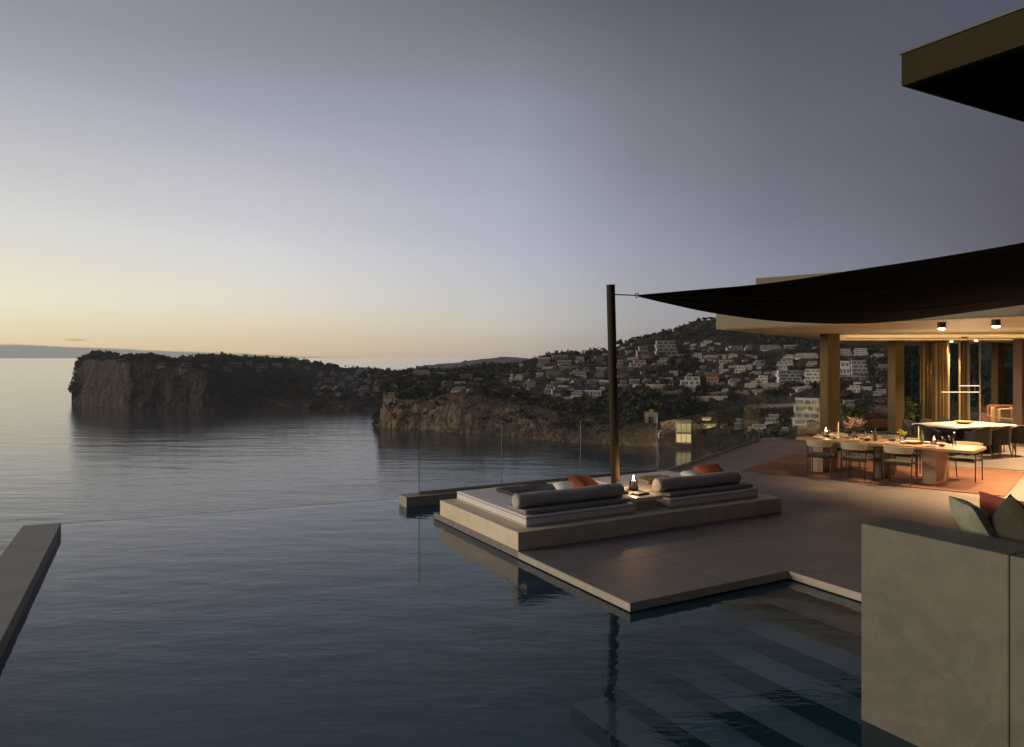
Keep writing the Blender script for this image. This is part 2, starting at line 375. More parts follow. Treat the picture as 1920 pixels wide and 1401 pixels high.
# ---------------------------------------------------------------- hill material: rock on steep ground, scrub on gentle ground
def hill_mat(name, rock_a, rock_b, scrub_a, scrub_b, lo=.45, hi=.62):
    t = NT(name)
    ge = t.n('ShaderNodeNewGeometry'); sp = t.n('ShaderNodeSeparateXYZ'); t.l(ge.outputs['Normal'], sp.inputs[0])
    n0 = t.noise(.05, 6, .6); n1 = t.noise(.13, 8, .7, None, (1, 1, .35)); n2 = t.noise(.35, 6, .7)
    rock = t.ramp(n1, [(.32, rock_b), (.66, rock_a)])
    rock = t.mix(t.math('MULTIPLY', t.ramp(n2, [(.5, (0, 0, 0)), (.62, (1, 1, 1))]), .7), rock, tuple(x*.3 for x in rock_b))
    vo = t.n('ShaderNodeTexVoronoi'); vo.feature = 'DISTANCE_TO_EDGE'; vo.inputs['Scale'].default_value = .11; mpv = t.n('ShaderNodeMapping'); mpv.inputs['Scale'].default_value = (1, 1, .33)
    wv = t.n('ShaderNodeVectorMath', operation='MULTIPLY_ADD'); t.l(t.pos(), wv.inputs[0]); wv.inputs[1].default_value = (1, 1, 1)
    nz_ = t.n('ShaderNodeTexNoise'); nz_.inputs['Scale'].default_value = .12; nz_.inputs['Detail'].default_value = 5; t.l(t.pos(), nz_.inputs['Vector'])
    sc_ = t.n('ShaderNodeVectorMath', operation='SCALE'); t.l(nz_.outputs['Color'], sc_.inputs[0]); sc_.inputs['Scale'].default_value = 16; t.l(sc_.outputs[0], wv.inputs[2])
    t.l(wv.outputs[0], mpv.inputs[0]); t.l(mpv.outputs[0], vo.inputs['Vector'])
    crk = t.ramp(vo.outputs['Distance'], [(.0, (1, 1, 1)), (.16, (0, 0, 0))])
    rock = t.mix(t.math('MULTIPLY', crk, .75), rock, tuple(x*.22 for x in rock_b))
    n1 = t.math('SUBTRACT', n1, t.math('MULTIPLY', crk, .25))
    scr = t.ramp(n2, [(.35, scrub_b), (.65, scrub_a)])
    s = t.math('ADD', sp.outputs[2], t.math('MULTIPLY', t.math('SUBTRACT', n1, .5), .9))
    s = t.math('ADD', s, t.math('MULTIPLY', t.math('SUBTRACT', n0, .5), .5))
    mk = t.n('ShaderNodeMapRange'); t.l(s, mk.inputs[0]); mk.inputs[1].default_value = lo; mk.inputs[2].default_value = hi
    c = t.mix(mk.outputs[0], rock, scr)
    nm = t.bump(t.math('ADD', n1, t.math('MULTIPLY', n2, .6)), 1.0, 5)
    M[name] = t.bsdf(c, .95, 0, nm, .15); return M[name]
hill_mat('headland_ground', (.15, .122, .098), (.06, .05, .042), (.06, .056, .042), (.026, .027, .02), .6, .8)
hill_mat('promontory_ground', (.34, .245, .165), (.14, .10, .07), (.10, .08, .06), (.035, .032, .026), .58, .78)
hill_mat('far_mountain_ground', (.12, .12, .13), (.1, .1, .11), (.085, .09, .105), (.07, .075, .09), .1, .3)
def fbm(p, s, oc=5): return noise.fractal(Vector(p)*s, .9, 2.1, oc, noise_basis='PERLIN_ORIGINAL')
class Land:
    def __init__(s, name, cols, nu, nc, ns, nb, mat, amp_c=7, amp_s=4, back=160, seed=0, sealevel=SEA, px_pow=1):
        c = np.array(cols, float); px0, px1 = c[0, 0], c[-1, 0]
        pxs = np.linspace(px0, px1, nu)
        it = [np.interp(pxs, c[:, 0], c[:, k]) for k in range(1, 6)]
        ker = np.array([.25, .5, .25])
        V = []; s.tab = []
        for i, px in enumerate(pxs):
            by, cy, cs, ry, rs = [a[i] for a in it]
            k = (px-960)/F; u = Vector((sT+k*cT, cT-k*sT, 0))
            db = F*60/(by-HY); dc = db+cs; dr = db+rs
            zc = CH-(cy-HY)/F*dc; zr = CH-(ry-HY)/F*dr
            col = [(db-12, SEA-8, 0), (db-1, SEA-1.2, .3)]
            for j in range(nc+1):
                t = j/nc; col.append((db+cs*(t**1.3), SEA+(zc-SEA)*t, .25+.75*math.sin(math.pi*min(1, t*1.15+.05))))
            for j in range(1, ns+1):
                t = j/ns; e = math.sin(t*math.pi/2)**.85
                col.append((dc+(dr-dc)*t, zc+(zr-zc)*(t*.45+e*.55), -(1-.75*t**3)))
            for j in range(1, nb+1):
                t = j/nb; col.append((dr+back*t, zr+(SEA-10-zr)*t**1.7, -.3))
            for (d, z, w) in col:
                p = u*d; p.z = z
                q = (p.x+seed*37, p.y, p.z)
                if w > 0:
                    f = fbm((q[0], q[1], q[2]*.45), .022, 6)*1.0+.5*abs(noise.noise(Vector((q[0]*.06, q[1]*.06, q[2]*.02))))
                    p += u.normalized()*(f*amp_c*w); p += Vector((u.y, -u.x, 0)).normalized()*(fbm((q[0]+300, q[1], q[2]*.5), .03, 4)*amp_c*w*.8)
                    p.z += fbm((q[0]+9, q[1], q[2]), .08, 4)*1.2*w
                else:
                    a = -w
                    p.z += (fbm(q, .016, 6)+.25)*amp_s*a
                    p += u.normalized()*(fbm((q[0], q[1]+77, q[2]), .03, 4)*amp_s*a*.6)
                V.append(p)
        s.nv = len(col); s.nu = nu; s.nc = nc; s.ns = ns
        fs = [(i*s.nv+j, (i+1)*s.nv+j, (i+1)*s.nv+j+1, i*s.nv+j+1) for i in range(nu-1) for j in range(s.nv-1)]
        s.V = V; s.bvh = BVHTree.FromPolygons(V, fs)
        s.o = np_mesh(name, np.array([tuple(v) for v in V]), np.array(fs), mat, None, True)
        tag(s.o, kind='structure')
        s.A = np.array([tuple(v) for v in V]).reshape(nu, s.nv, 3)
    def sample(s, n, rng, t0=0.0, t1=1.0, u0=0, u1=1, part='slope'):
        i = rng.uniform(u0*(s.nu-1), u1*(s.nu-1)-1e-3, n)
        if part == 'slope': a = 2+s.nc; L = s.ns
        else: a = 2; L = s.nc
        j = a+rng.uniform(t0, t1, n)*L-1e-3
        i0 = i.astype(int); j0 = j.astype(int); fi = (i-i0)[:, None]; fj = (j-j0)[:, None]; A = s.A
        return (A[i0, j0]*(1-fi)+A[i0+1, j0]*fi)*(1-fj)+(A[i0, j0+1]*(1-fi)+A[i0+1, j0+1]*fi)*fj
    def hit(s, px, py):
        h = s.bvh.ray_cast(Vector((0, 0, CH)), ray(px, py), 5000)
        return h[0]
# px, waterline py, cliff-top py, cliff setback, ridge py, ridge setback
headland = Land('headland', [
 (134, 757, 745, 6, 738, 14), (140, 757, 712, 12, 705, 30), (148, 757, 690, 15, 684, 50), (160, 758, 681, 18, 673, 70), (182, 762, 676, 20, 668, 90), (205, 765, 677, 20, 668, 110), (240, 770, 679, 22, 670, 130),
 (300, 770, 684, 24, 674, 150), (350, 770, 688, 26, 674, 170), (385, 771, 696, 30, 671, 190), (420, 771, 715, 34, 670, 210), (470, 770, 738, 30, 669, 230), (520, 770, 744, 26, 671, 240), (560, 770, 746, 24, 675, 250),
 (600, 770, 748, 22, 683, 250), (650, 770, 752, 18, 690, 250), (700, 770, 755, 16, 692, 260), (760, 770, 756, 16, 697, 260), (860, 772, 757, 16, 698, 260), (960, 772, 757, 16, 700, 260)],
 330, 26, 26, 8, M['headland_ground'], 10, 4.5, 200, 1)
promontory = Land('promontory', [
 (706, 798, 796, 4, 795, 8), (712, 799, 786, 8, 780, 20), (719, 801, 738, 10, 731, 60), (728, 802, 742, 14, 720, 100), (745, 804, 746, 16, 704, 150), (775, 806, 748, 18, 699, 220), (800, 808, 748, 20, 698, 260), (822, 810, 742, 24, 699, 280), (845, 811, 736, 26, 699, 300),
 (870, 813, 739, 28, 692, 320), (900, 815, 744, 30, 690, 340), (950, 818, 752, 34, 687, 360), (985, 822, 760, 36, 681, 380), (1010, 824, 764, 34, 672, 380), (1060, 829, 772, 28, 667, 390), (1100, 831, 778, 24, 664, 400), (1140, 833, 784, 22, 660, 420),
 (1180, 835, 790, 20, 641, 450), (1220, 837, 797, 20, 632, 480), (1260, 840, 806, 22, 623, 500), (1290, 842, 814, 26, 613, 510), (1320, 845, 826, 34, 603, 520), (1345, 848, 830, 34, 600, 520), (1400, 856, 840, 30, 606, 520), (1500, 880, 860, 30, 622, 520),
 (1600, 910, 880, 30, 632, 520), (1800, 950, 900, 30, 642, 520), (2000, 980, 930, 30, 646, 520), (2500, 1000, 950, 30, 650, 520)],
 560, 22, 46, 8, M['promontory_ground'], 7, 7, 260, 5)
Land('far_mountain', [(780, 693, 690, 40, 688, 120), (830, 693, 688, 60, 684, 200), (870, 693, 684, 100, 679, 500), (910, 693, 680, 120, 673, 600), (940, 693, 678, 120, 671.5, 650), (968, 693, 677, 120, 670, 700), (985, 693, 678, 120, 673, 700), (1010, 693, 682, 120, 679, 600), (1060, 693, 688, 100, 686, 500)],
 90, 8, 16, 6, M['far_mountain_ground'], 14, 14, 700, 9)
lands = [headland, promontory]
def land_hit(px, py):
    best = None
    for L in lands:
        h = L.hit(px, py)
        if h is not None and (best is None or h.length < best.length): best = h
    return best
# rock under the villa
def villa_rock():
    ring = [(-3.5, -30), (-2.6, -2), (-2.2, 14.6), (4.5, 14.4), (10.4, 13.2), (17.3, 16.8), (30, 18.2), (44, 20), (60, 0), (50, -40), (10, -50)]
    pts = []; n = len(ring)
    for i in range(n):
        a, b = Vector(ring[i]), Vector(ring[(i+1) % n])
        k = max(2, int((b-a).length/2.5))
        pts += [a.lerp(b, j/k) for j in range(k)]
    c = Vector((12, -2)); V = []; rows = 16; m = len(pts)
    for r in range(rows):
        t = r/(rows-1)
        for p in pts:
            d = (p-c).normalized(); q = p+d*(t*62)
            z = -2.2-(57+4)*t**.8
            V.append((q.x+fbm((q.x, q.y, z), .09)*3*min(1, t*3), q.y+fbm((q.x+50, q.y, z), .09)*3*min(1, t*3), z+fbm((q.x, q.y+50, z), .12)*3*t*(1-t)))
    fs = [(r*m+i, (r+1)*m+i, (r+1)*m+(i+1) % m, r*m+(i+1) % m) for r in range(rows-1) for i in range(m)]
    tag(np_mesh('villa_rock', np.array(V), np.array(fs), M['promontory_ground'], None, True), kind='structure')
villa_rock()
# ---------------------------------------------------------------- foliage
def fol(name, a, b, s):
    t = NT(name); c = t.ramp(t.noise(s, 4, .6), [(.32, b), (.68, a)]); M[name] = t.bsdf(c, .9, 0, None, .1)
fol('scrub_leaves', (.075, .082, .042), (.025, .03, .018), .12)
fol('pine_needles', (.05, .062, .03), (.022, .028, .015), .5)
simple('bark', (.09, .06, .04), (.06, .04, .03), 3, .9)
def crown_faces(rng, centers, radii, nf, fsz):
    """leaf clumps spread through ellipsoids; returns verts, tris"""
    n = len(centers); k = nf
    th = rng.uniform(0, 2*np.pi, (n, k)); ph = np.arccos(rng.uniform(-.5, 1, (n, k))); rr = rng.uniform(.35, 1, (n, k))**.6
    lob = 1+.28*np.sin(th*3+rng.uniform(0, 6, (n, 1)))*np.sin(ph*2)
    d = np.stack([np.sin(ph)*np.cos(th), np.sin(ph)*np.sin(th), np.cos(ph)], -1)*(rr*lob)[..., None]
    C = centers[:, None, :]+d*radii[:, None, :]
    s = (fsz*radii[:, :1])[:, None, :]*rng.uniform(.6, 1.3, (n, k, 1))
    a = rng.normal(size=(n, k, 3)); a /= np.linalg.norm(a, axis=-1, keepdims=True)
    b = np.cross(a, rng.normal(size=(n, k, 3))); b /= np.linalg.norm(b, axis=-1, keepdims=True)
    q = np.stack([C+a*s, C-a*s*.5+b*s*.87, C-a*s*.5-b*s*.87], 2).reshape(-1, 3)
    return q, np.arange(len(q)).reshape(-1, 3)
# ---------------------------------------------------------------- houses on the hills
for nm_, a in (('white', (.62, .60, .57)), ('cream', (.58, .50, .40)), ('pale grey', (.42, .42, .43)), ('pink', (.48, .33, .29)), ('grey', (.26, .26, .27)), ('orange', (.55, .33, .2)), ('mint', (.52, .58, .54)), ('stone', (.3, .24, .17))):
    a = tuple(x*1.18 for x in a); simple('house_'+nm_, a, tuple(x*.8 for x in a), .5, .85, .05)
simple('house_glass', (.20, .19, .18), (.07, .07, .07), .35, .35, obj=False)
simple('house_tile', (.24, .12, .08), (.18, .09, .06), 2, .9, .2)
simple('house_slab', (.5, .48, .45), (.42, .4, .38), 2, .8)
simple('house_rail', (.12, .12, .12), (.1, .1, .1), 2, .7)
def villa(kind, col):
    root = empty('villa')
    W = M['house_'+col]
    if kind == 'flat':
        b = MB().box((-.5, 0, -.9), (.5, .75, .5)).box((-.28, .12, .5), (.46, .7, .92)); b.build('wall', W, root)
        MB().box((-.54, -.06, .5), (.54, .8, .54)).box((-.33, .04, .92), (.5, .74, .97)).build('roof', M['house_slab'], root)
        MB().box((-.56, -.34, -.9), (.56, -.02, .02)).build('terrace', M['house_slab'], root)
        for x0, x1, z0, z1, y in ((-.44, -.1, .06, .4, 0), (-.02, .18, .06, .4, 0), (.26, .44, .1, .4, 0), (-.2, .08, .58, .84, .12), (.16, .38, .58, .84, .12)):
            MB().box((x0, y-.012, z0), (x1, y+.01, z1)).build('window', M['house_glass'], root)
    elif kind == 'gable':
        MB().box((-.5, 0, -.9), (.5, .6, .66)).build('wall', W, root)
        b = MB(); b.add([(-.56, -.06, .64), (.56, -.06, .64), (.56, .66, .64), (-.56, .66, .64), (-.56, .3, .98), (.56, .3, .98)], [(0, 1, 5, 4), (2, 3, 4, 5), (1, 2, 5), (3, 0, 4), (0, 3, 2, 1)]); b.build('roof', M['house_tile'], root)
        for x0, x1, z0, z1 in ((-.38, -.22, .34, .54), (-.08, .08, .34, .54), (.22, .38, .34, .54), (-.4, -.16, 0, .22), (.04, .34, 0, .22)):
            MB().box((x0, -.012, z0), (x1, .01, z1)).build('window', M['house_glass'], root)
        MB().box((.2, .36, .75), (.28, .44, 1.08)).build('chimney', W, root)
    elif kind == 'block':
        b = MB(); n = 4
        for i in range(n):
            b.box((-.5+.05*(i % 2), .1*i, -.6 if i == 0 else i/n), (.5-.04*i, .8, (i+1)/n-.04))
        b.build('wall', W, root)
        s = MB()
        for i in range(n): s.box((-.52+.05*(i % 2), .1*i-.09, (i+1)/n-.04), (.52-.04*i, .82, (i+1)/n))
        s.build('roof', M['house_slab'], root)
        for i in range(n):
            for j, (x, x2) in enumerate([(-.44, -.16), (-.11, .08), (.13, .42)] if i % 2 else [(-.42, -.05), (.02, .2), (.26, .43)]):
                MB().box((x, .1*i-.012, i/n+.02), (x2, .1*i+.01, i/n+.17)).build('window', M['house_glass'], root)
    elif kind == 'low':
        MB().box((-.5, 0, -.9), (.5, .5, .8)).build('wall', W, root)
        MB().box((-.56, -.12, .8), (.56, .55, 1.0)).build('roof', M['house_slab'], root)
        for j in range(4):
            x = -.44+j*.24
            MB().box((x, -.012, .08), (x+.17, .01, .66)).build('window', M['house_glass'], root)
    elif kind == 'lit':
        MB().box((-.5, 0, -.4), (.5, .5, .92)).build('wall', W, root)
        MB().box((-.58, -.14, .92), (.58, .56, 1.0)).build('roof', M['house_slab'], root)
        for j in range(3):
            x = -.46+j*.32
            MB().box((x, -.012, .06), (x+.28, .01, .4)).build('window', M['lit_room'], root)
            MB().box((x, -.012, .5), (x+.28, .01, .84)).build('window', M['dim_lit_room'], root)
    elif kind == 'arch':
        b = MB(); b.box((-.5, 0, -.4), (-.2, .4, .8)).box((.2, 0, -.4), (.5, .4, .8)).box((-.2, 0, .5), (.2, .4, .8)).box((-.2, .2, -.4), (.2, .4, .5)).box((-.15, .05, .8), (.15, .35, 1.0)); b.build('wall', W, root)
        MB().box((-.19, .19, 0), (.19, .2, .45)).build('door', M['house_glass'], root)
        MB().box((-.54, -.04, .8), (-.16, .44, .84)).build('roof', M['house_tile'], root)
    return root
protos = {}; ORD = [a+' from left' for a in ('first', 'second', 'third', 'fourth', 'fifth', 'sixth', 'seventh', 'eighth', 'ninth', 'tenth', 'eleventh', 'twelfth', 'thirteenth', 'fourteenth', 'fifteenth', 'sixteenth', 'seventeenth', 'eighteenth', 'nineteenth', 'twentieth')]
KW = {'flat': 'flat-roofed villa', 'gable': 'tile-roofed house', 'block': 'terraced apartment block', 'low': 'low building', 'lit': 'lit building', 'arch': 'arched building'}
TOWN = {
 'the far headland ridge row': [(227, 679, 18, 4, 'low', 'pale grey'), (302, 686, 14, 7, 'flat', 'grey'), (349, 692, 22, 11, 'flat', 'grey'), (385, 690, 12, 6, 'low', 'grey'), (423, 695, 20, 7, 'flat', 'grey'), (441, 687, 20, 7, 'low', 'grey'), (466, 684, 12, 7, 'flat', 'grey'), (492, 695, 20, 12, 'flat', 'pale grey'), (520, 690, 18, 8, 'low', 'grey'), (548, 690, 14, 8, 'flat', 'grey'), (575, 694, 12, 7, 'gable', 'grey')],
 'the far headland right-end cluster': [(600, 704, 12, 7, 'flat', 'grey'), (618, 718, 18, 10, 'gable', 'pink'), (626, 704, 12, 8, 'flat', 'pale grey'), (640, 722, 12, 7, 'flat', 'grey'), (655, 712, 14, 8, 'flat', 'pale grey'), (661, 728, 12, 6, 'low', 'grey'), (672, 706, 12, 6, 'flat', 'grey'), (683, 735, 18, 11, 'flat', 'white'), (688, 718, 14, 8, 'flat', 'pale grey'), (697, 708, 12, 6, 'low', 'grey'), (706, 733, 14, 8, 'flat', 'white'), (709, 720, 12, 7, 'flat', 'pale grey')],
 'the houses above the orange cliff': [(733, 748, 16, 12, 'flat', 'cream'), (736, 732, 18, 9, 'flat', 'pink'), (790, 705, 34, 11, 'block', 'pink'), (826, 706, 16, 8, 'low', 'pale grey'), (838, 721, 18, 7, 'flat', 'grey'), (862, 722, 20, 6, 'low', 'cream'), (874, 711, 24, 10, 'gable', 'pink'), (888, 723, 18, 4, 'low', 'white'), (897, 713, 16, 4, 'low', 'white')],
 'the houses below the far mountain': [(944, 719, 12, 7, 'flat', 'white'), (958, 716, 7, 15, 'flat', 'white'), (972, 712, 16, 10, 'flat', 'cream'), (977, 688, 8, 6, 'low', 'white'), (986, 706, 16, 8, 'gable', 'orange'), (992, 724, 24, 9, 'flat', 'cream')],
 'the skyline row left of mast': [(1020, 682, 24, 12, 'low', 'grey'), (1050, 674, 30, 8, 'low', 'pink'), (1058, 683, 26, 7, 'low', 'pale grey'), (1085, 676, 20, 8, 'flat', 'pink'), (1094, 684, 26, 7, 'low', 'pale grey'), (1122, 678, 24, 11, 'flat', 'grey')],
 'the mid-slope rows left of mast': [(1012, 706, 14, 7, 'low', 'cream'), (1028, 738, 12, 17, 'flat', 'white'), (1040, 705, 32, 9, 'block', 'pale grey'), (1045, 737, 20, 12, 'flat', 'pale grey'), (1046, 724, 22, 8, 'low', 'grey'), (1083, 704, 32, 9, 'flat', 'pale grey'), (1080, 722, 20, 9, 'flat', 'white'), (1082, 742, 22, 10, 'flat', 'grey'), (1108, 724, 20, 10, 'flat', 'pale grey'), (1112, 742, 32, 10, 'low', 'pale grey'), (1124, 707, 18, 10, 'flat', 'grey'), (1066, 752, 16, 7, 'low', 'grey'), (1128, 733, 12, 8, 'flat', 'white')],
 'the upper slope right of mast': [(1163, 690, 12, 16, 'flat', 'orange'), (1180, 663, 12, 6, 'low', 'white'), (1196, 687, 32, 12, 'flat', 'cream'), (1205, 667, 22, 18, 'flat', 'pink'), (1243, 683, 22, 12, 'flat', 'grey'), (1250, 665, 42, 26, 'block', 'cream'), (1273, 681, 10, 8, 'flat', 'pale grey'), (1333, 659, 12, 9, 'flat', 'pale grey'), (1358, 672, 7, 7, 'flat', 'white'), (1378, 657, 30, 9, 'flat', 'pale grey'), (1404, 656, 14, 8, 'flat', 'pale grey'), (1445, 656, 40, 9, 'block', 'pale grey'), (1482, 654, 22, 7, 'low', 'grey'), (1512, 672, 44, 10, 'block', 'cream')],
 'the lower slope right of mast': [(1168, 731, 16, 18, 'flat', 'grey'), (1190, 720, 18, 9, 'low', 'pale grey'), (1206, 703, 9, 6, 'low', 'white'), (1214, 718, 16, 8, 'flat', 'pale grey'), (1246, 722, 32, 14, 'flat', 'pale grey'), (1294, 722, 38, 16, 'flat', 'white'), (1336, 722, 22, 24, 'gable', 'orange'), (1352, 690, 8, 9, 'flat', 'pale grey'), (1362, 681, 28, 6, 'low', 'cream'), (1387, 699, 20, 13, 'flat', 'cream'), (1404, 693, 14, 10, 'flat', 'grey'), (1424, 683, 20, 8, 'flat', 'pale grey'), (1428, 716, 22, 12, 'flat', 'cream'), (1466, 697, 20, 10, 'flat', 'white'), (1472, 683, 28, 9, 'flat', 'cream'), (1482, 719, 46, 24, 'block', 'white'), (1524, 718, 34, 26, 'block', 'white'), (1412, 722, 14, 8, 'flat', 'pink')],
 'the view between the pavilion columns': [(1585, 668, 24, 14, 'block', 'white'), (1614, 668, 26, 15, 'block', 'white'), (1582, 702, 22, 26, 'flat', 'white'), (1612, 704, 30, 28, 'block', 'white'), (1600, 712, 52, 6, 'low', 'pale grey'), (1590, 768, 24, 18, 'flat', 'pale grey'), (1650, 740, 22, 10, 'flat', 'grey')],
 'the shore row beyond the balustrade': [(1221, 794, 26, 26, 'arch', 'stone'), (1240, 820, 10, 13, 'flat', 'cream'), (1330, 803, 28, 9, 'lit', 'cream'), (1358, 800, 12, 9, 'flat', 'stone'), (1384, 803, 14, 18, 'flat', 'stone'), (1420, 808, 34, 12, 'flat', 'cream'), (1448, 792, 24, 15, 'flat', 'stone'), (1471, 814, 16, 13, 'flat', 'pale grey')],
}
HB = []
for nm_, a in (('road', (.22, .17, .135)), ('retaining', (.34, .29, .25))): simple(nm_, a, tuple(x*.7 for x in a), .4, .9, .1)
def place_house(px, py, w, h, kind, col, label, group):
    p = land_hit(px, py)
    if p is None: return
    key = (kind, col)
    if key not in protos: protos[key] = villa(kind, col); o = protos[key]
    else: o = copy_tree(protos[key])
    d = Vector((p.x, p.y)).dot(Vector((sT, cT)))
    o.scale = (w*d/F/1.05, max(4, w*d/F*.6), h*d/F)
    out = Vector((p.x, p.y)).normalized()
    o.rotation_euler = (0, 0, math.atan2(out.y, out.x)-math.pi/2+random.uniform(-.3, .3))
    o.location = (p.x, p.y, p.z)
    tag(o, label, 'house' if kind not in ('block',) else 'apartment block', group)
    HB.append((px-w/2-1, py-h-1, px+w/2+1, py+1, p.length))
for phrase, L in TOWN.items():
    for k, (px, py, w, h, kind, col) in enumerate(sorted(L, key=lambda e: e[0])):
        place_house(px, py, w, h, kind, col, f"{ORD[k]} in {phrase}, {col} {KW[kind]}", 'houses on the hills across the bay')
place_house(1282, 832, 30, 44, 'lit', 'cream', 'two-storey building glowing yellow by the shore below the balustrade', 'houses on the hills across the bay')
place_house(1325, 789, 18, 7, 'lit', 'cream', 'small yellow-lit house just above the shore road', 'houses on the hills across the bay')
place_house(1512, 797, 54, 50, 'block', 'mint', 'large pale green apartment block left of the first pavilion column', 'houses on the hills across the bay')
def contour(name, pts, wall_h, width, mat, kind, label=None, cat=None):
    V = []; n = 0
    pxs = np.arange(pts[0][0], pts[-1][0]+.1, 4.0); pys = np.interp(pxs, [q[0] for q in pts], [q[1] for q in pts])
    P_ = [land_hit(a, b) for a, b in zip(pxs, pys)]; P_ = [p for p in P_ if p is not None]
    if len(P_) < 3: return
    Q = []
    for i in range(len(P_)):
        w = P_[max(0, i-3):i+4]; Q.append(sum(w, Vector())/len(w))
    for p in Q:
        o = Vector((p.x, p.y, 0)).normalized()
        for q in (p-o*1.0+Vector((0, 0, -4)), p-o*1.0+Vector((0, 0, wall_h)), p-o*.4+Vector((0, 0, wall_h)), p-o*.4+Vector((0, 0, wall_h-.8)), p+o*width+Vector((0, 0, wall_h-.8))): V.append(tuple(q))
    fs = [(i*5+k, (i+1)*5+k, (i+1)*5+k+1, i*5+k+1) for i in range(len(Q)-1) for k in range(4)]
    o = np_mesh(name, np.array(V), np.array(fs), M[mat]); tag(o, label, cat, kind=kind)
for pts in ([(1312, 672), (1380, 668), (1442, 671)], [(1170, 712), (1230, 706), (1300, 700), (1345, 704)], [(1020, 712), (1080, 714), (1136, 716)], [(1165, 742), (1250, 738), (1330, 741), (1420, 735), (1530, 728)],
            [(1395, 765), (1450, 764), (1500, 760)], [(1360, 690), (1420, 689), (1470, 692)], [(860, 727), (930, 729), (1000, 731)], [(1170, 676), (1230, 670), (1290, 668)], [(1010, 692), (1070, 690), (1130, 688)]):
    contour('road', pts, 2.2, 6, 'road', 'structure')
WL = [([(1440, 704), (1535, 702)], 'highest'), ([(1390, 727), (1470, 726)], 'middle'), ([(1180, 728), (1270, 729)], 'lower left'), ([(1290, 752), (1370, 750)], 'lowest'), ([(1040, 730), (1120, 731)], 'far left')]
for pts, nm_ in WL: contour('retaining_wall', pts, 3.5, 4, 'retaining', None, nm_+' of the long pale retaining walls stepping across the town hillside', 'retaining wall')
rs = random.Random(11)
cnt = 0
REG = [(1000, 1140, 652, 700, 16, 'upper town slope left of the mast'), (1000, 1140, 700, 748, 11, 'lower town slope left of the mast')]+[(1165, 1540, ya, ya+20, 11, nm_+' slope between mast and pavilion') for ya, nm_ in ((645, 'topmost'), (665, 'upper'), (685, 'middle'), (705, 'lower'), (725, 'bottom'))]+[(1570, 1660, 655, 760, 9, 'slope seen between the columns'), (720, 1000, 700, 735, 16, 'slope above the sea cliff'), (590, 715, 698, 742, 16, 'right end of the far headland')]
for (xa, xb, ya, yb, nn, lb) in REG:
    k = 0; t = 0; todo = []
    while k < nn and t < 2000:
        t += 1
        px, py = rs.uniform(xa, xb), rs.uniform(ya, yb); w = rs.choice([rs.uniform(7, 14), rs.uniform(14, 28)]); h = w*rs.uniform(.25, .5)
        if any(px+w/2 > a and px-w/2 < e and py > b and py-h < f for (a, b, e, f, L) in HB): continue
        if land_hit(px, py-h) is None: continue
        HB.append((px-w/2-1, py-h-1, px+w/2+1, py+1, 1e5)); todo.append((px, py, w, h)); k += 1
    HB = HB[:len(HB)-len(todo)]
    for k, (px, py, w, h) in enumerate(sorted(todo)):
        kd = rs.choice(['flat', 'flat', 'low', 'gable', 'flat']); cl_ = rs.choice(['white', 'pale grey', 'cream', 'grey', 'pink'] if xa > 715 else ['grey', 'pale grey'])
        place_house(px, py, w, h, kd, cl_, f'{ORD[k]} of the small scattered houses, {lb}', 'small houses scattered on the hills')
# ---------------------------------------------------------------- scrub and woods
def proj(V):
    d = V[:, 0]*sT+V[:, 1]*cT; l = V[:, 0]*cT-V[:, 1]*sT
    return 960+F*l/d, HY-(V[:, 2]-CH)*F/d, d
def wood(land, name, n, seed, rmin, rmax, nf, t0, t1, u0=0, u1=1, part='slope'):
    rng = np.random.default_rng(seed)
    c = land.sample(n, rng, t0, t1, u0, u1, part)
    keep = np.ones(len(c), bool)
    cl = np.array([noise.noise(Vector((p[0]*.018, p[1]*.018, 3.3))) for p in c]); keep &= (cl > -.30) | (rng.uniform(size=len(c)) < .3)
    r = rng.uniform(rmin, rmax, len(c))*(.8+.5*(cl > .1))
    rad = np.stack([r, r, r*rng.uniform(.7, 1.05, len(c))], 1)
    c = c+np.stack([0*r, 0*r, r*.35], 1)
    x, y, d = proj(c); rp = r*F/d
    for (a, b, e, f, L) in HB:
        ins = (x > a-rp*.5) & (x < e+rp*.5) & (y > b-1) & (y < f+rp*.35) & (d < L+6)
        keep &= ~(ins & (rng.uniform(size=len(c)) < .93))
    c = c[keep]; rad = rad[keep]
    V, T = crown_faces(rng, c, rad, nf, .42)
    return V, T
V1, T1 = wood(headland, 'w', 1500, 3, 2.2, 4.0, 30, .0, 1.0)
tag(np_mesh('headland_scrub', V1, T1, M['scrub_leaves']), 'dark scrub and low trees covering the far headland', 'woodland', kind='stuff')
Va, Ta = wood(promontory, 'w', 8200, 4, 1.6, 3.9, 30, 0.0, 1.0)
Vb, Tb = wood(promontory, 'w', 300, 5, 1.2, 2.4, 22, .35, 1.0, part='cliff')
tag(np_mesh('hillside_scrub', np.vstack([Va, Vb]), np.vstack([Ta, Tb+len(Va)]), M['scrub_leaves']), 'dark scrub and trees between the houses on the hillside', 'woodland', kind='stuff')
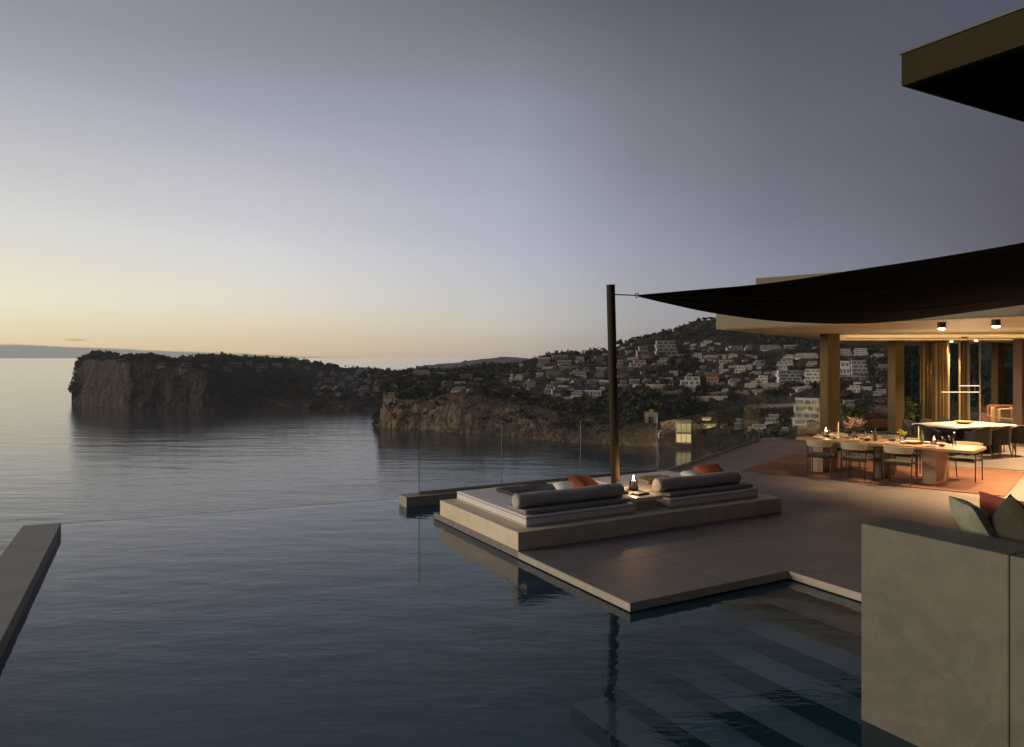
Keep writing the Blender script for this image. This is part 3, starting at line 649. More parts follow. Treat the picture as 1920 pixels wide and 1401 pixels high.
# individual pines on the skylines
def pine(px, py, hpx, wpx, shape, label, group, land=None, seed=0):
    L = land or promontory; p = None
    for dy in range(0, 14):
        p = L.hit(px, py+hpx*.9+dy)
        if p is not None: break
    if p is None: return
    d = p.x*sT+p.y*cT; H = (py and (CH-(py-HY)/F*d))-p.z; H = max(H, 3.0); w = wpx*d/F/2
    rng = np.random.default_rng(seed+int(px))
    root = empty('pine_tree', p, 0, label, 'pine tree', group)
    lean = rng.uniform(-.06, .06)*H
    tr = MB().tube([(0, 0, -1), (lean*.4, 0, H*.35), (lean, 0, H*.75)], [.06*H, .04*H, .02*H], 7)
    for k in range(3):
        a = k*2.1+rng.uniform(0, 1); tr.tube([(lean*.5, 0, H*(.45+.08*k)), (lean+math.cos(a)*w*.6, math.sin(a)*w*.6, H*(.65+.08*k))], [.02*H, .008*H], 5)
    tr.build('trunk', M['bark'], root)
    if shape == 'umbrella': cs = np.array([[lean+rng.uniform(-.5, .5)*w, rng.uniform(-.5, .5)*w, H*.78+rng.uniform(-.08, .06)*H] for _ in range(7)]); rad = np.array([[w*.55, w*.55, H*.16]]*7)
    else: cs = np.array([[lean*.6+rng.uniform(-.2, .2)*w, rng.uniform(-.2, .2)*w, H*(.35+.1*k)] for k in range(6)]); rad = np.array([[w*(1-.12*k), w*(1-.12*k), H*.15] for k in range(6)])
    V, T = crown_faces(rng, cs, rad, 80, .3)
    np_mesh('crown', V, T, M['pine_needles'], root)
k = 0
PX = [(1162, 636, 11, 14), (1188, 632, 8, 9), (1197, 631, 7, 8), (1209, 628, 7, 9), (1226, 624, 9, 8), (1248, 620, 7, 9), (1266, 614, 9, 7), (1284, 610, 7, 10), (1300, 603, 8, 9), (1311, 596, 12, 12), (1322, 595, 13, 12), (1334, 594, 14, 13), (1345, 597, 12, 10), (1358, 601, 9, 10)]
for k, (px, py, h, w) in enumerate(PX):
    pine(px, py, h, w, 'umbrella' if k % 3 else 'tall', f"{ORD[k]} of the dark pines on the skyline right of the mast", 'pines on the hill skyline', seed=2)
PL = [(418, 666, 6, 5), (440, 665, 6, 5), (462, 664, 6, 4), (478, 666, 5, 5), (500, 666, 6, 5), (536, 670, 6, 5), (554, 671, 6, 6), (580, 676, 6, 4), (604, 680, 7, 5), (628, 682, 7, 6), (648, 685, 7, 5), (668, 688, 7, 6), (690, 690, 7, 6), (712, 694, 7, 8), (735, 697, 8, 10), (752, 698, 7, 8)]
for k, (px, py, h, w) in enumerate(PL):
    pine(px, py, h, w, 'tall' if k % 2 else 'umbrella', f"{ORD[k]} of the small trees on the far headland skyline", 'trees on the headland skyline', headland, seed=3)
PM = [(808, 694, 7, 8), (829, 696, 7, 9), (842, 697, 6, 7), (1000, 672, 7, 8), (1012, 667, 7, 7), (1036, 662, 6, 6), (1074, 660, 6, 5), (1102, 657, 7, 6), (1118, 655, 8, 9), (1130, 652, 9, 10)]
for k, (px, py, h, w) in enumerate(PM):
    pine(px, py, h, w, 'umbrella', f"{ORD[k]} of the small trees on the skyline left of the mast", 'trees on the near skyline', promontory, seed=4)
# ---------------------------------------------------------------- pool and terrace
WZ = -0.10
# basin: side walls as a shell, floor, submerged steps
pb = MB()
FZ = -1.5
pb.add([(-1.3, .6, FZ), (7.2, .6, FZ), (7.2, 13.4, FZ), (-1.0, 13.4, FZ)], [(0, 1, 2, 3)])
paving('pool_tile', (.42, .56, .60), (.36, .49, .53), (.31, .42, .46), .3, .3, .4)
tag(pb.build('pool_floor', M['pool_tile']), kind='structure')
pw = MB()
pw.prism([(-.56, 13.2), (-.93, 13.2), (-1.56, .2), (-1.18, .2)], -2.2, -.16)                          # left wall below its coping
pw.prism([(-1.02, 13.395), (4.68, 12.755), (4.68, 12.955), (-1.02, 13.6)], -2.4, WZ-.004)    # weir
pw.box((-1.17, .2, -2.2), (4.77, .6, .85))                               # near wall
pw.box((4.9, 6.7, -2.2), (7.3, 7.0, -.115))                              # wall under the terrace edge
pw.box((7.3, 1.4, -2.2), (7.5, 6.9, -.115))
pw.box((4.9, 7.0, -2.2), (5.1, 11.0, -.115))
pw.box((4.685, 12.365, -2.2), (4.88, 12.95, -.116))
tag(pw.build('pool_walls', M['pool_tile']), kind='structure')
st = MB()
for i, x in enumerate((6.65, 6.22, 5.79, 5.36, 4.93, 4.50, 4.07, 3.64)):
    st.box((x, 1.8, FZ-.01*i), (7.3, 6.699, -.29-.17*i-(0 if i < 7 else .1)))
# a clean stepped prism instead of nested boxes
xs = [7.3, 6.65, 6.22, 5.79, 5.36, 4.93, 4.50]; zs = [-.29, -.49, -.69, -.89, -1.09, -1.29]
prof = [(7.3, FZ-.02), (7.3, zs[0])]
for i in range(6):
    prof.append((xs[i+1], zs[i]))
    if i < 5: prof.append((xs[i+1], zs[i+1]))
prof.append((xs[6], FZ-.02))
st = MB(); n = len(prof)
st.add([(x, .61, z) for x, z in prof]+[(x, 6.699, z) for x, z in prof], [tuple(range(n))[::-1], tuple(range(n, 2*n))]+[(i, (i+1) % n, n+(i+1) % n, n+i) for i in range(n)][::1])
paving('step_stone', (.62, .68, .62), (.52, .58, .53), (.4, .45, .42), .6, 1.2, .5)
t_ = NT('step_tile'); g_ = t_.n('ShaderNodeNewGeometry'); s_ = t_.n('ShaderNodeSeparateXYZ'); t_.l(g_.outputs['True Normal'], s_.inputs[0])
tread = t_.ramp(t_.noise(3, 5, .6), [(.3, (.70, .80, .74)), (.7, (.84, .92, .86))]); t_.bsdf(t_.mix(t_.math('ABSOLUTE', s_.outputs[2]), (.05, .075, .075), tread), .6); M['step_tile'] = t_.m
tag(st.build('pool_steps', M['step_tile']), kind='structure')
wt_ = MB(); wt_.add([(-1.25, .59, WZ), (7.35, .59, WZ), (7.35, 6.69, WZ), (7.0, 12.36, WZ), (4.68, 12.80, WZ), (-.60, 13.42, WZ)], [(0, 1, 2, 3, 4, 5)])
tag(wt_.build('pool_water', M['pool_water']), kind='structure')
# terrace: thin stone slab over a set-back base
DECK = [(4.72, 5.95), (7.06, 5.95), (7.06, -6), (44, -6), (44, 18), (31, 16.8), (19, 15.75), (17.6, 16.0), (10.62, 12.36), (6.4, 12.36), (6.4, 11.0), (4.72, 11.0)]
tk = MB(); tk.prism(DECK, -.09, 0)
tag(tk.build('terrace', M['deck_stone']), kind='structure')
# pale edge band of the slab over the water
eb = MB()
eb.box((4.712, 5.942, -.085), (4.7195, 8.24, -.006)).box((4.7195, 5.942, -.085), (7.052, 5.9495, -.006)).box((7.052, 1.9, -.085), (7.0595, 5.942, -.006))
tag(eb.build('terrace_edge', M['deck_edge']), kind='structure')
bs = MB(); bs.prism([(7.5, -6), (43.6, -6), (43.6, 17.5), (31, 16.4), (19, 15.3), (17.5, 15.5), (10.6, 11.85), (7.5, 11.85)], -3.2, -.09)
tag(bs.build('terrace_base', M['coping_stone']), kind='structure')
lw = MB().box((4.70, 12.04, -2.2), (7.2, 12.33, -.1165)); tag(lw.build('ledge_base', M['pool_tile']), kind='structure')
# left coping wall
o = MB().prism([(-.49, 12.8), (-.97, 12.87), (-1.62, .2), (-1.11, .2)], -.155, .05).build('pool_side_wall', M['coping_stone'], bevel=.006)
tag(o, 'flat grey stone wall running along the left edge of the pool', 'pool wall')
# ledge behind the daybed
o = MB().box((4.64, 12.0, -.114), (10.62, 12.36, .08)).build('stone_ledge', M['coping_stone'], bevel=.006)
tag(o, 'long low stone ledge jutting over the pool behind the daybed', 'ledge')
# glass balustrade panes
def pane(a, b, z0, h, label, n=1):
    r = empty('glass_pane', (a[0], a[1], z0), 0, label, 'glass balustrade', 'frameless glass balustrade panes')
    dx, dy = b[0]-a[0], b[1]-a[1]; L = math.hypot(dx, dy); r.rotation_euler = (0, 0, math.atan2(dy, dx))
    MB().box((.008, -.006, 0), (L-.002, .006, h)).build('glass_sheet', M['glass'], r)
    e = MB().box((.0, -.006, 0), (.007, .006, h)); e.build('edge_strip', M['edge_glass'], r)
    if n: MB().box((0, -.02, -.0), (L, -.0075, .05)).box((0, .0075, 0), (L, .02, .05)).build('base_channel', M['steel'], r)
simple('edge_glass', (.045, .05, .047), (.035, .04, .038), 3, .8, spec=.1)
gp = [(6.62, 12.2), (8.42, 12.2), (10.40, 12.2)]
pane((4.95, 12.2), gp[0], .081, 1.16, 'leftmost glass pane, standing on the ledge behind the daybed')
pane(gp[0], gp[1], .081, 1.16, 'second glass pane on the ledge, left of the mast')
pane(gp[1], gp[2], .081, 1.16, 'third glass pane on the ledge, directly behind the mast')
e0, e1 = Vector((10.5, 12.22)), Vector((17.5, 15.8)); NP = 4
names4 = ['first', 'second', 'third', 'fourth']
for i in range(NP):
    a = e0.lerp(e1, i/NP); b = e0.lerp(e1, (i+1)/NP)
    pane(a, b, .001, 1.12, f'{names4[i]} glass pane along the diagonal terrace edge beyond the ledge')
f1 = Vector((18.95, 15.6)); f2 = Vector((30.5, 16.6))
pane(e1, f1, .001, 1.12, 'short glass pane at the bend of the terrace edge')
for i in range(5):
    pane(f1.lerp(f2, i/5), f1.lerp(f2, (i+1)/5), .001, 1.12, f"{['first', 'second', 'third', 'fourth', 'fifth'][i]} glass pane behind the pavilion, counted from the left")
# foreground block with cushions
r = empty('stone_parapet', (4.78, 3.39, 0), 0, 'large travertine block rising from the pool in the right foreground', 'parapet')
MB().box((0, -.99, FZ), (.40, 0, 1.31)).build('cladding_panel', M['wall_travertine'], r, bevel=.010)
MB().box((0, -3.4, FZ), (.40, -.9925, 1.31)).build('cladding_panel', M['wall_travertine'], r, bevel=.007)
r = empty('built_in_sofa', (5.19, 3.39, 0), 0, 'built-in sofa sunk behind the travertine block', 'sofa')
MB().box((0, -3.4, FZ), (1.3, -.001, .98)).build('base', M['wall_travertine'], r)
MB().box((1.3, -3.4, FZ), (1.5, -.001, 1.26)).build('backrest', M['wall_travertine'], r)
MB().box((0, -3.38, .981), (1.29, -.02, 1.09)).build('seat', M['linen_grey'], r, bevel=.03, seg=4)
# upper roof overhang of the main house
r = empty('roof_overhang', (6.65, 4.29, 5.08), 0, 'sharp-cornered olive roof overhang at the top right', 'roof')
MB().box((0, -12, 0.0), (16, 0, .30)).build('fascia', M['overhang_fascia'], r, bevel=.006)
MB().box((-.012, -12, .301), (16, .012, .318)).build('flashing', M['dark_metal'], r)
MB().box((.06, -11.9, -.012), (15.9, -.06, -.001)).build('soffit', M['overhang_dark'], r)
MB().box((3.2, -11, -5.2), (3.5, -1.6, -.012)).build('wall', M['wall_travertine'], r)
# unseen house wall behind the viewpoint, added to block light on the terrace
r = empty('light_blocking_house', (0, -9, 0), 0, 'added house wall behind the viewpoint, unseen, blocking light on the terrace', 'house')
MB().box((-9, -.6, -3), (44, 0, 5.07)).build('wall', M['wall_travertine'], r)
MB().box((-9, -6, 5.08), (6.5, 3.5, 5.38)).build('roof', M['overhang_fascia'], r)
for i in range(6): MB().box((-6+i*7, .002, .2), (-.5+i*7, .03, 3.6)).build('window', M['house_glass'], r)
# ---------------------------------------------------------------- pavilion
ZS = 3.23
pv = empty('pavilion', (13.9, 14.0, 0), 0, 'open dining pavilion with pale flat roof, columns and warm-lit ceiling', 'pavilion')
def pbuild(mb, name, mat, bevel=0, **k):
    o = mb.build(name, mat, pv, bevel, **k); o.location = (-13.9, -14.0, 0); return o
dirE = (.893, .449)
RC = [(13.9, 14.0), (13.9+dirE[0]*20, 14.0+dirE[1]*20), (44, 14), (44, 1.0), (13.9, 1.0)]
pbuild(MB().prism(RC, ZS+.001, ZS+.46), 'roof', M['roof_plaster'], .01)
RS = [(13.96, 13.9), (13.9+dirE[0]*19.8, 13.9+dirE[1]*19.8), (43.9, 13.9), (43.9, 1.1), (13.96, 1.1)]
pbuild(MB().prism(RS, ZS-.012, ZS), 'soffit', M['soffit'])
# dropped inner ceiling, its lip square to the view
a = PD(1548, 600, 23.4); b = PD(2500, 600, 22.4)
IN = [(a.x, a.y), (b.x, b.y), (43.5, 2), (43.5, 13.8), (31.2, 22.5)]
pbuild(MB().prism(IN, 3.057, ZS-.013), 'dropped_ceiling', M['soffit'])
# columns
def column(px, d, w, ztop, label, mat='column_paint', c='pavilion columns', dd=.5):
    k = (px-960)/F*d; x, y = d*sT+k*cT, d*cT-k*sT
    r = empty('column', (x, y, 0), -TH*.5, label, 'column', c)
    MB().box((-w/2, -dd/2, 0), (w/2, dd/2, ztop)).build('shaft', M[mat], r, bevel=.012)
    MB().box((-w/2-.015, -dd/2-.015, .001), (w/2+.015, dd/2+.015, .06)).build('base', M['dark_metal'], r)
column(1556, 22.0, .42, ZS-.014, 'thick pavilion column nearest the glass edge, left of the dining table centre', dd=.36)
column(1680, 24.1, .35, 3.056, 'second pavilion column, golden, behind the middle of the dining table', dd=.34)
column(1871, 27, .30, 3.056, 'slim column behind the white stone table, third from the left', dd=.28)
column(1916, 21.5, .34, 3.056, 'dark column at the right edge of the picture', 'dark_wood', dd=.28)
# upper storey
r = empty('upper_storey', (17.1, 15.6, 3.7), 0, 'pale upper roof slab showing above the shade sail', 'roof')
UP = [(0, 0), (3.6, -10.6), (14, -8), (12, 4)]
MB().prism(UP, .95, 1.175).build('roof_slab', M['roof_plaster'], r, bevel=.01)
MB().prism([(1.6, -.9), (4.6, -9.6), (13, -7), (11, 3)], 0, .95).build('wall', M['plaster'], r)
# curtains, glazing
def screen(px0, px1, d, z0, z1, name, mat, label, cat, folds=0, th=.04, frame=None):
    A = PD(px0, 0, d); B = PD(px1, 0, d); L = math.hypot(B.x-A.x, B.y-A.y)
    r = empty(name, (A.x, A.y, z0), math.atan2(B.y-A.y, B.x-A.x), label, cat)
    m = MB()
    if folds:
        n = folds*8; pts = []
        for i in range(n+1): pts.append((L*i/n, .07*math.sin(i/8*2*math.pi)+.02*math.sin(i*.9)))
        V = [(x, y, 0) for x, y in pts]+[(x, y, z1-z0) for x, y in pts]+[(x, y+.015, 0) for x, y in pts]+[(x, y+.015, z1-z0) for x, y in pts]; k = n+1
        Fc = [(i, i+1, k+i+1, k+i) for i in range(n)]+[(2*k+i+1, 2*k+i, 3*k+i, 3*k+i+1) for i in range(n)]
        m.add(V, Fc); m.build('cloth', M[mat], r, smooth=True)
        MB().tube([(-.05, 0, z1-z0+.004), (L+.05, 0, z1-z0+.004)], .015, 8).build('rail', M['dark_metal'], r)
    else:
        m.box((.05, -.01, .05), (L-.05, .01, z1-z0-.05)).build('sheet', M[mat], r)
        f = MB().box((0, -.03, 0), (.05, .03, z1-z0)).box((L-.05, -.03, 0), (L, .03, z1-z0)).box((.05, -.03, 0), (L-.05, .03, .05)).box((.05, -.03, z1-z0-.05), (L-.05, .03, z1-z0))
        f.build('frame', M[frame or 'dark_metal'], r)
    return r
screen(1727, 1746, 24.6, 0, 3.02, 'curtain', 'curtain_cloth', 'narrow dark-gold curtain panel left of the glazed doors', 'curtain', 3)
screen(1750, 1776, 24.0, 0, 3.02, 'curtain', 'curtain_cloth', 'wide gold curtain panel next to the glazed doors', 'curtain', 4)
screen(1777, 1800, 24.3, 0, 3.03, 'glazed_door', 'teal_glass', 'left glazed door leaf with bright frame behind the white stone table', 'door', frame='cream_pad')
screen(1815, 1838, 24.9, 0, 3.03, 'glazed_door', 'teal_glass', 'right glazed door leaf behind the white stone table', 'door', frame='cream_pad')
screen(1801, 1813, 24.7, 0, 3.03, 'curtain', 'curtain_cloth', 'slim curtain gathered between the two glazed door leaves', 'curtain', 2)
screen(1692, 1726, 25.4, 0, 2.9, 'glazed_door', 'teal_glass', 'dark teal glazed door right of the second column', 'door')
screen(1880, 1908, 29, 0, 3.03, 'glazed_door', 'teal_glass', 'glazed door beyond the slim column on the right', 'door')
# floor track
A, B = P(1752, 870.5), P(2050, 893)
m = MB(); t = (B-A).normalized(); nrm_ = Vector((-t.y, t.x, 0))*.03
m.prism([tuple((A+nrm_)[:2]), tuple((B+nrm_)[:2]), tuple((B-nrm_)[:2]), tuple((A-nrm_)[:2])], .004, .008)
tag(m.build('door_track', M['dark_metal']), 'dark sliding door track across the lit floor', 'door track')
# ceiling lamps
def spot(loc, energy, size=100, r=.05, blend=.6, col=(1, .63, .31)):
    d = bpy.data.lights.new('spot_light', 'SPOT'); d.energy = energy; d.spot_size = math.radians(size); d.spot_blend = blend; d.color = col; d.shadow_soft_size = r
    o = bpy.data.objects.new('spot_light', d); COL.objects.link(o); o.location = loc; return o
def can_lamp(x, y, z, label, energy, size=110, flush=False):
    r = empty('ceiling_lamp', (x, y, z), 0, label, 'ceiling lamp', 'downlights on the pavilion ceiling')
    h = .02 if flush else .12; R = .055 if flush else .075
    MB().lathe([(R, 0), (R, -h), (0, -h)], seg=20).build('housing', M['dark_metal'], r, smooth=True)
    MB().lathe([(.001, -h-.032), (R-.03, -h-.03), (R-.012, -h-.012), (R-.012, -h-.001), (.001, -h-.001)], seg=16).build('lens', M['lamp_glow'], r)
    s = spot((0, 0, -h-.04), energy*10.5, size); s.parent = r
    return r
can_lamp(14.9, 8.75, ZS-.012, 'left of the two black can lamps over the dining table', 55)
can_lamp(14.72, 7.62, ZS-.012, 'right of the two black can lamps over the dining table', 70)
can_lamp(15.6, 5.6, ZS-.012, 'black can lamp on the ceiling just beyond the right picture edge', 150)
q = PD(1784, 0, 23.9); can_lamp(q.x, q.y, 3.057, 'left recessed lamp in the inner ceiling above the curtains', 35, flush=True)
q = PD(1908, 0, 23.4); can_lamp(q.x, q.y, 3.057, 'right recessed lamp in the inner ceiling', 35, flush=True)
# hidden cove strip added to brighten the ceiling lip, lamp and profile both invented
def area(loc, sx, sy, energy, rot, col=(1, .66, .32)):
    d = bpy.data.lights.new('lip_fill_light', 'AREA'); d.shape = 'RECTANGLE'; d.size = sx; d.size_y = sy; d.energy = energy; d.color = col
    o = bpy.data.objects.new('lip_fill_light', d); COL.objects.link(o); o.location = loc; o.rotation_euler = rot; return o
la, lb = Vector((a.x, a.y, 0)), Vector((b.x, b.y, 0)); dd_ = (lb-la).normalized(); nn_ = Vector((dd_.y, -dd_.x, 0))
if nn_.dot(Vector((sT, cT, 0))) > 0: nn_ = -nn_
L_ = min(14, (lb-la).length); mid = la+dd_*(L_/2+.5)+nn_*.35
pr = MB(); ang = math.atan2(dd_.y, dd_.x)
p0 = la+dd_*.5+nn_*.35; p1 = la+dd_*(L_+.5)+nn_*.35
pr.tube([(p0.x, p0.y, 3.10), (p1.x, p1.y, 3.10)], .02, 6)
pbuild(pr, 'lip_fill_profile', M['soffit'])
def lip_fill(E):
    o = area((mid.x, mid.y, 3.125), L_, .03, E, (0, 0, 0)); up = (Vector((0, 0, .75))-nn_*.65).normalized()
    zx = dd_; zz_ = -up; yy = zz_.cross(zx); o.matrix_world = Matrix((zx.to_4d(), yy.to_4d(), zz_.to_4d(), (0, 0, 0, 1))).transposed() @ Matrix.Identity(4); o.matrix_world.translation = (mid.x, mid.y, 3.125)
    mw = Matrix((( zx.x, yy.x, zz_.x, mid.x), (zx.y, yy.y, zz_.y, mid.y), (zx.z, yy.z, zz_.z, 3.125), (0, 0, 0, 1))); o.matrix_world = mw
lip_fill(40)
# ---------------------------------------------------------------- mast and sail
mr_ = empty('mast', (7.17, 9.4, .241), 0, 'tall dark wooden mast holding the corner of the shade sail', 'mast')
tp = Vector(PD(1145, 534, 11.62))-Vector((7.17, 9.4, .241))
MB().tube([(0, 0, 0), (tp.x, tp.y, tp.z)], [.072, .068], 24).build('pole', M['mast_wood'], mr_, smooth=True)
MB().lathe([(.15, 0.001), (.15, .02), (.10, .03)], seg=24).build('base_plate', M['dark_metal'], mr_)
top_c = [(1197, 554, 11.55), (1300, 545, 11.2), (1410, 535.5, 10.9), (1500, 524, 10.5), (1600, 508, 10.1), (1700, 493, 9.7), (1800, 477, 9.3), (1920, 456, 8.8), (2100, 420, 8.2), (2400, 355, 7.5)]
bot_c = [(1197, 555.5, 11.55), (1250, 568, 11.8), (1330, 585, 12.1), (1430, 599, 12.4), (1520, 605, 12.6), (1620, 606, 12.8), (1700, 600, 12.8), (1770, 591, 12.7), (1860, 579, 12.6), (1990, 561, 12.4)]
def crv(pts, n):
    ps = [PD(*p) for p in pts]; L = [0]
    for i in range(1, len(ps)): L.append(L[-1]+(ps[i]-ps[i-1]).length)
    out = []; A = np.array([tuple(p) for p in ps]); L = np.array(L)/L[-1]
    for i in range(n+1):
        t = i/n; j = min(len(ps)-2, max(0, int(np.searchsorted(L, t, 'right')-1))); f = (t-L[j])/(L[j+1]-L[j])
        P0, P1, P2, P3 = A[max(0, j-1)], A[j], A[j+1], A[min(len(ps)-1, j+2)]
        out.append(Vector(.5*((2*P1)+(-P0+P2)*f+(2*P0-5*P1+4*P2-P3)*f*f+(-P0+3*P1-3*P2+P3)*f**3)))
    return out
sl = empty('shade_sail', (7.3, 9.35, 3.5), 0, 'large dark shade sail stretched from the mast towards the house', 'shade sail')
NU, NVv = 48, 14
ta, ba = crv(top_c, NU), crv(bot_c, NU)
V = []
for i in range(NU+1):
    w = (ta[i]-ba[i]).length
    for j in range(NVv+1):
        t = j/NVv; p = ta[i].lerp(ba[i], t); p = p-Vector((7.3, 9.35, 3.5)); p.z -= .05*w*math.sin(math.pi*t)*0.6; V.append(tuple(p))
k = NVv+1
Fc = [(i*k+j, (i+1)*k+j, (i+1)*k+j+1, i*k+j+1) for i in range(NU) for j in range(NVv)]
c_ = np_mesh('cloth', np.array(V), np.array(Fc), M['sail_cloth'], sl, True)
so_ = c_.modifiers.new('thick', 'SOLIDIFY'); so_.thickness = .006; so_.offset = 0
MB().tube([tuple(p-Vector((7.3, 9.35, 3.5))) for p in ta], .010, 6).build('hem', M['sail_cloth'], sl)
MB().tube([tuple(p-Vector((7.3, 9.35, 3.5))) for p in ba], .010, 6).build('hem', M['sail_cloth'], sl)
for c_i, (cv, nm_) in enumerate(((.33, 'seam'), (.66, 'seam'))):
    sv = [ta[i].lerp(ba[i], cv)-Vector((7.3, 9.35, 3.5))-Vector((0, 0, .05*(ta[i]-ba[i]).length*math.sin(math.pi*cv)*.6+.006)) for i in range(NU+1)]
    MB().tube([tuple(p) for p in sv], .007, 5).build(nm_, M['dark_metal'], sl)
rg = ta[0]-Vector((7.3, 9.35, 3.5)); MB().tube([(rg.x-.03+.035*math.cos(q*math.pi/8), rg.y, rg.z+.035*math.sin(q*math.pi/8)) for q in range(17)], .007, 6, False).build('corner_ring', M['steel'], sl)
mp_ = Vector((7.17, 9.4, .241))+tp*.955
MB().tube([tuple(mp_-Vector((7.3, 9.35, 3.5))), tuple(ta[0]-Vector((7.3, 9.35, 3.5)))], .011, 6).build('cable', M['steel'], sl)
# ---------------------------------------------------------------- daybed platform
PZ = .24
r = empty('daybed_platform', (4.72, 8.25, 0), 0, 'long low travertine platform carrying both daybed mattresses', 'daybed platform')
MB().box((0, 0, .001), (4.9, 2.5, PZ)).build('plinth', M['travertine'], r, bevel=.008)
def soft_box(name, a, b, mat, parent, rad=.04, puff=.012, nx=26, ny=26):
    """upholstered slab: rounded edges, slightly domed top, soft dents"""
    m = MB(); x0, y0, z0 = a; x1, y1, z1 = b; V = []
    me = bpy.data.meshes.new(name); bm = bmesh.new()
    bmesh.ops.create_cube(bm, size=1)
    for v in bm.verts: v.co = Vector(((x0+x1)/2+v.co.x*(x1-x0), (y0+y1)/2+v.co.y*(y1-y0), (z0+z1)/2+v.co.z*(z1-z0)))
    bmesh.ops.bevel(bm, geom=list(bm.edges), offset=rad, segments=4, affect='EDGES', profile=.6)
    top = [f for f in bm.faces if f.normal.z > .99]
    bmesh.ops.subdivide_edges(bm, edges=list({e for f in top for e in f.edges}), cuts=10, use_grid_fill=True)
    for v in bm.verts:
        if v.co.z > z1-.001:
            u = (v.co.x-x0)/(x1-x0); w = (v.co.y-y0)/(y1-y0)
            v.co.z += puff*(math.sin(math.pi*u)*math.sin(math.pi*w))**.5*.8+noise.noise(v.co*3.1)*puff*.5
    for f in bm.faces: f.smooth = True
    bm.to_mesh(me); bm.free(); me.materials.append(mat)
    o = bpy.data.objects.new(name, me); COL.objects.link(o)
    if parent is not None: o.parent = parent
    return o
def mattress(x0, y0, x1, y1, label):
    r = empty('mattress', (x0, y0, PZ), 0, label, 'mattress')
    soft_box('cushion', (0, 0, .002), (x1-x0, y1-y0, .145), M['linen_light'], r, .03, .01)
    for z in (.03, .118): MB().tube([(x1-x0-.02, -.001, z), (-.001, -.001, z), (-.001, y1-y0-.02, z)], .006, 6).build('piping', M['linen_grey'], r)
mattress(4.95, 8.44, 6.80, 10.62, 'wide pale linen mattress on the left half of the platform')
mattress(7.45, 8.44, 9.32, 10.62, 'wide pale linen mattress on the right half of the platform')
MTZ = PZ+.147
def pad(x0, y0, x1, y1, label):
    r = empty('back_pad', (x0, y0, MTZ+.008), 0, label, 'pad')
    soft_box('cushion', (0, 0, .002), (x1-x0, y1-y0, .055), M['linen_grey'], r, .02, .004)
def bolster(x0, x1, y, z, label, R=.106):
    r = empty('bolster', ((x0+x1)/2, y, z), 0, label, 'bolster'); L = x1-x0
    prof = [(0, -.5), (.75, -.5), (.95, -.49), (1, -.465), (1, .465), (.95, .49), (.75, .5), (0, .5)]
    m = MB(); seg = 28; n = 26; V = []
    rows = [(0.02, -L/2-.004), (.6, -L/2-.006), (.9, -L/2), (1, -L/2+.02)]+[(1, -L/2+.02+(L-.04)*i/n) for i in range(1, n)]+[(1, L/2-.02), (.9, L/2), (.6, L/2+.006), (.02, L/2+.004)]
    for (q, x) in rows:
        for k in range(seg):
            a = 2*math.pi*k/seg; rr = R*q*(1+.05*noise.noise(Vector((x*4, math.cos(a)*2, math.sin(a)*2+y))))
            V.append((x, math.cos(a)*rr, math.sin(a)*rr*(.95 if math.sin(a) > 0 else .90)-.012*math.cos(x*3.1)**2))
    fs = [(i*seg+k, i*seg+(k+1) % seg, (i+1)*seg+(k+1) % seg, (i+1)*seg+k) for i in range(len(rows)-1) for k in range(seg)]
    m.add(V, fs); m.build('cushion', M['linen'], r, smooth=True)
    for s in (-1, 1): MB().tube([(s*(L/2-.018), math.cos(a)*R*1.0, math.sin(a)*R*.96) for a in [2*math.pi*k/24 for k in range(25)]], .005, 6, False).build('piping', M['linen_grey'], r)
pad(4.98, 8.5, 6.74, 9.0, 'thin grey pad under the left bolster'); pad(7.5, 8.5, 9.26, 9.0, 'thin grey pad under the right bolster')
bolster(4.93, 6.72, 8.70, MTZ+.066+.10, 'long round linen bolster on the left mattress')
bolster(7.42, 9.12, 8.72, MTZ+.066+.10, 'long round linen bolster on the right mattress')
def pillow(loc, w, h, t, rot, mat, label, cat='cushion', name='cushion', piping=None):
    n = 14; V = []; fs = []
    for s in (1, -1):
        for i in range(n+1):
            for j in range(n+1):
                u, v = -1+2*i/n, -1+2*j/n
                e = (1-abs(u)**3.2)*(1-abs(v)**3.2)
                pin = 1-.07*(1-abs(u))**0*(abs(v)**2)*(1-abs(u)) - .07*(abs(u)**2)*(1-abs(v))
                zz = s*t/2*(max(e, 0)**.5)*(1+.12*noise.noise(Vector((u*1.7, v*1.7, loc[0]+s))))
                V.append((u*w/2*pin, zz, v*h/2*pin))
    k = (n+1)**2
    for i in range(n):
        for j in range(n):
            a = i*(n+1)+j; fs.append((a, a+1, a+n+2, a+n+1)); fs.append((k+a, k+a+n+1, k+a+n+2, k+a+1))
    m = MB(); m.add(V, fs); o = m.build(name, mat, smooth=True); o.location = loc; o.rotation_euler = [math.radians(q) for q in rot]
    return tag(o, label, cat)
pillow((6.50, 9.25, .56), .50, .46, .16, (-64, 6, 14), M['orange_cloth'], 'bright orange cushion lying behind the left bolster')
pillow((6.30, 9.44, .50), .44, .44, .13, (-80, 0, -20), M['linen_light'], 'pale cushion under the orange cushion on the left mattress')
pillow((9.00, 9.18, .56), .50, .44, .16, (-62, -5, -12), M['orange_cloth'], 'orange cushion at the right end of the right mattress')
pillow((8.72, 9.26, .52), .44, .36, .14, (-76, 0, 8), M['linen_light'], 'pale cushion left of the orange cushion on the right mattress')
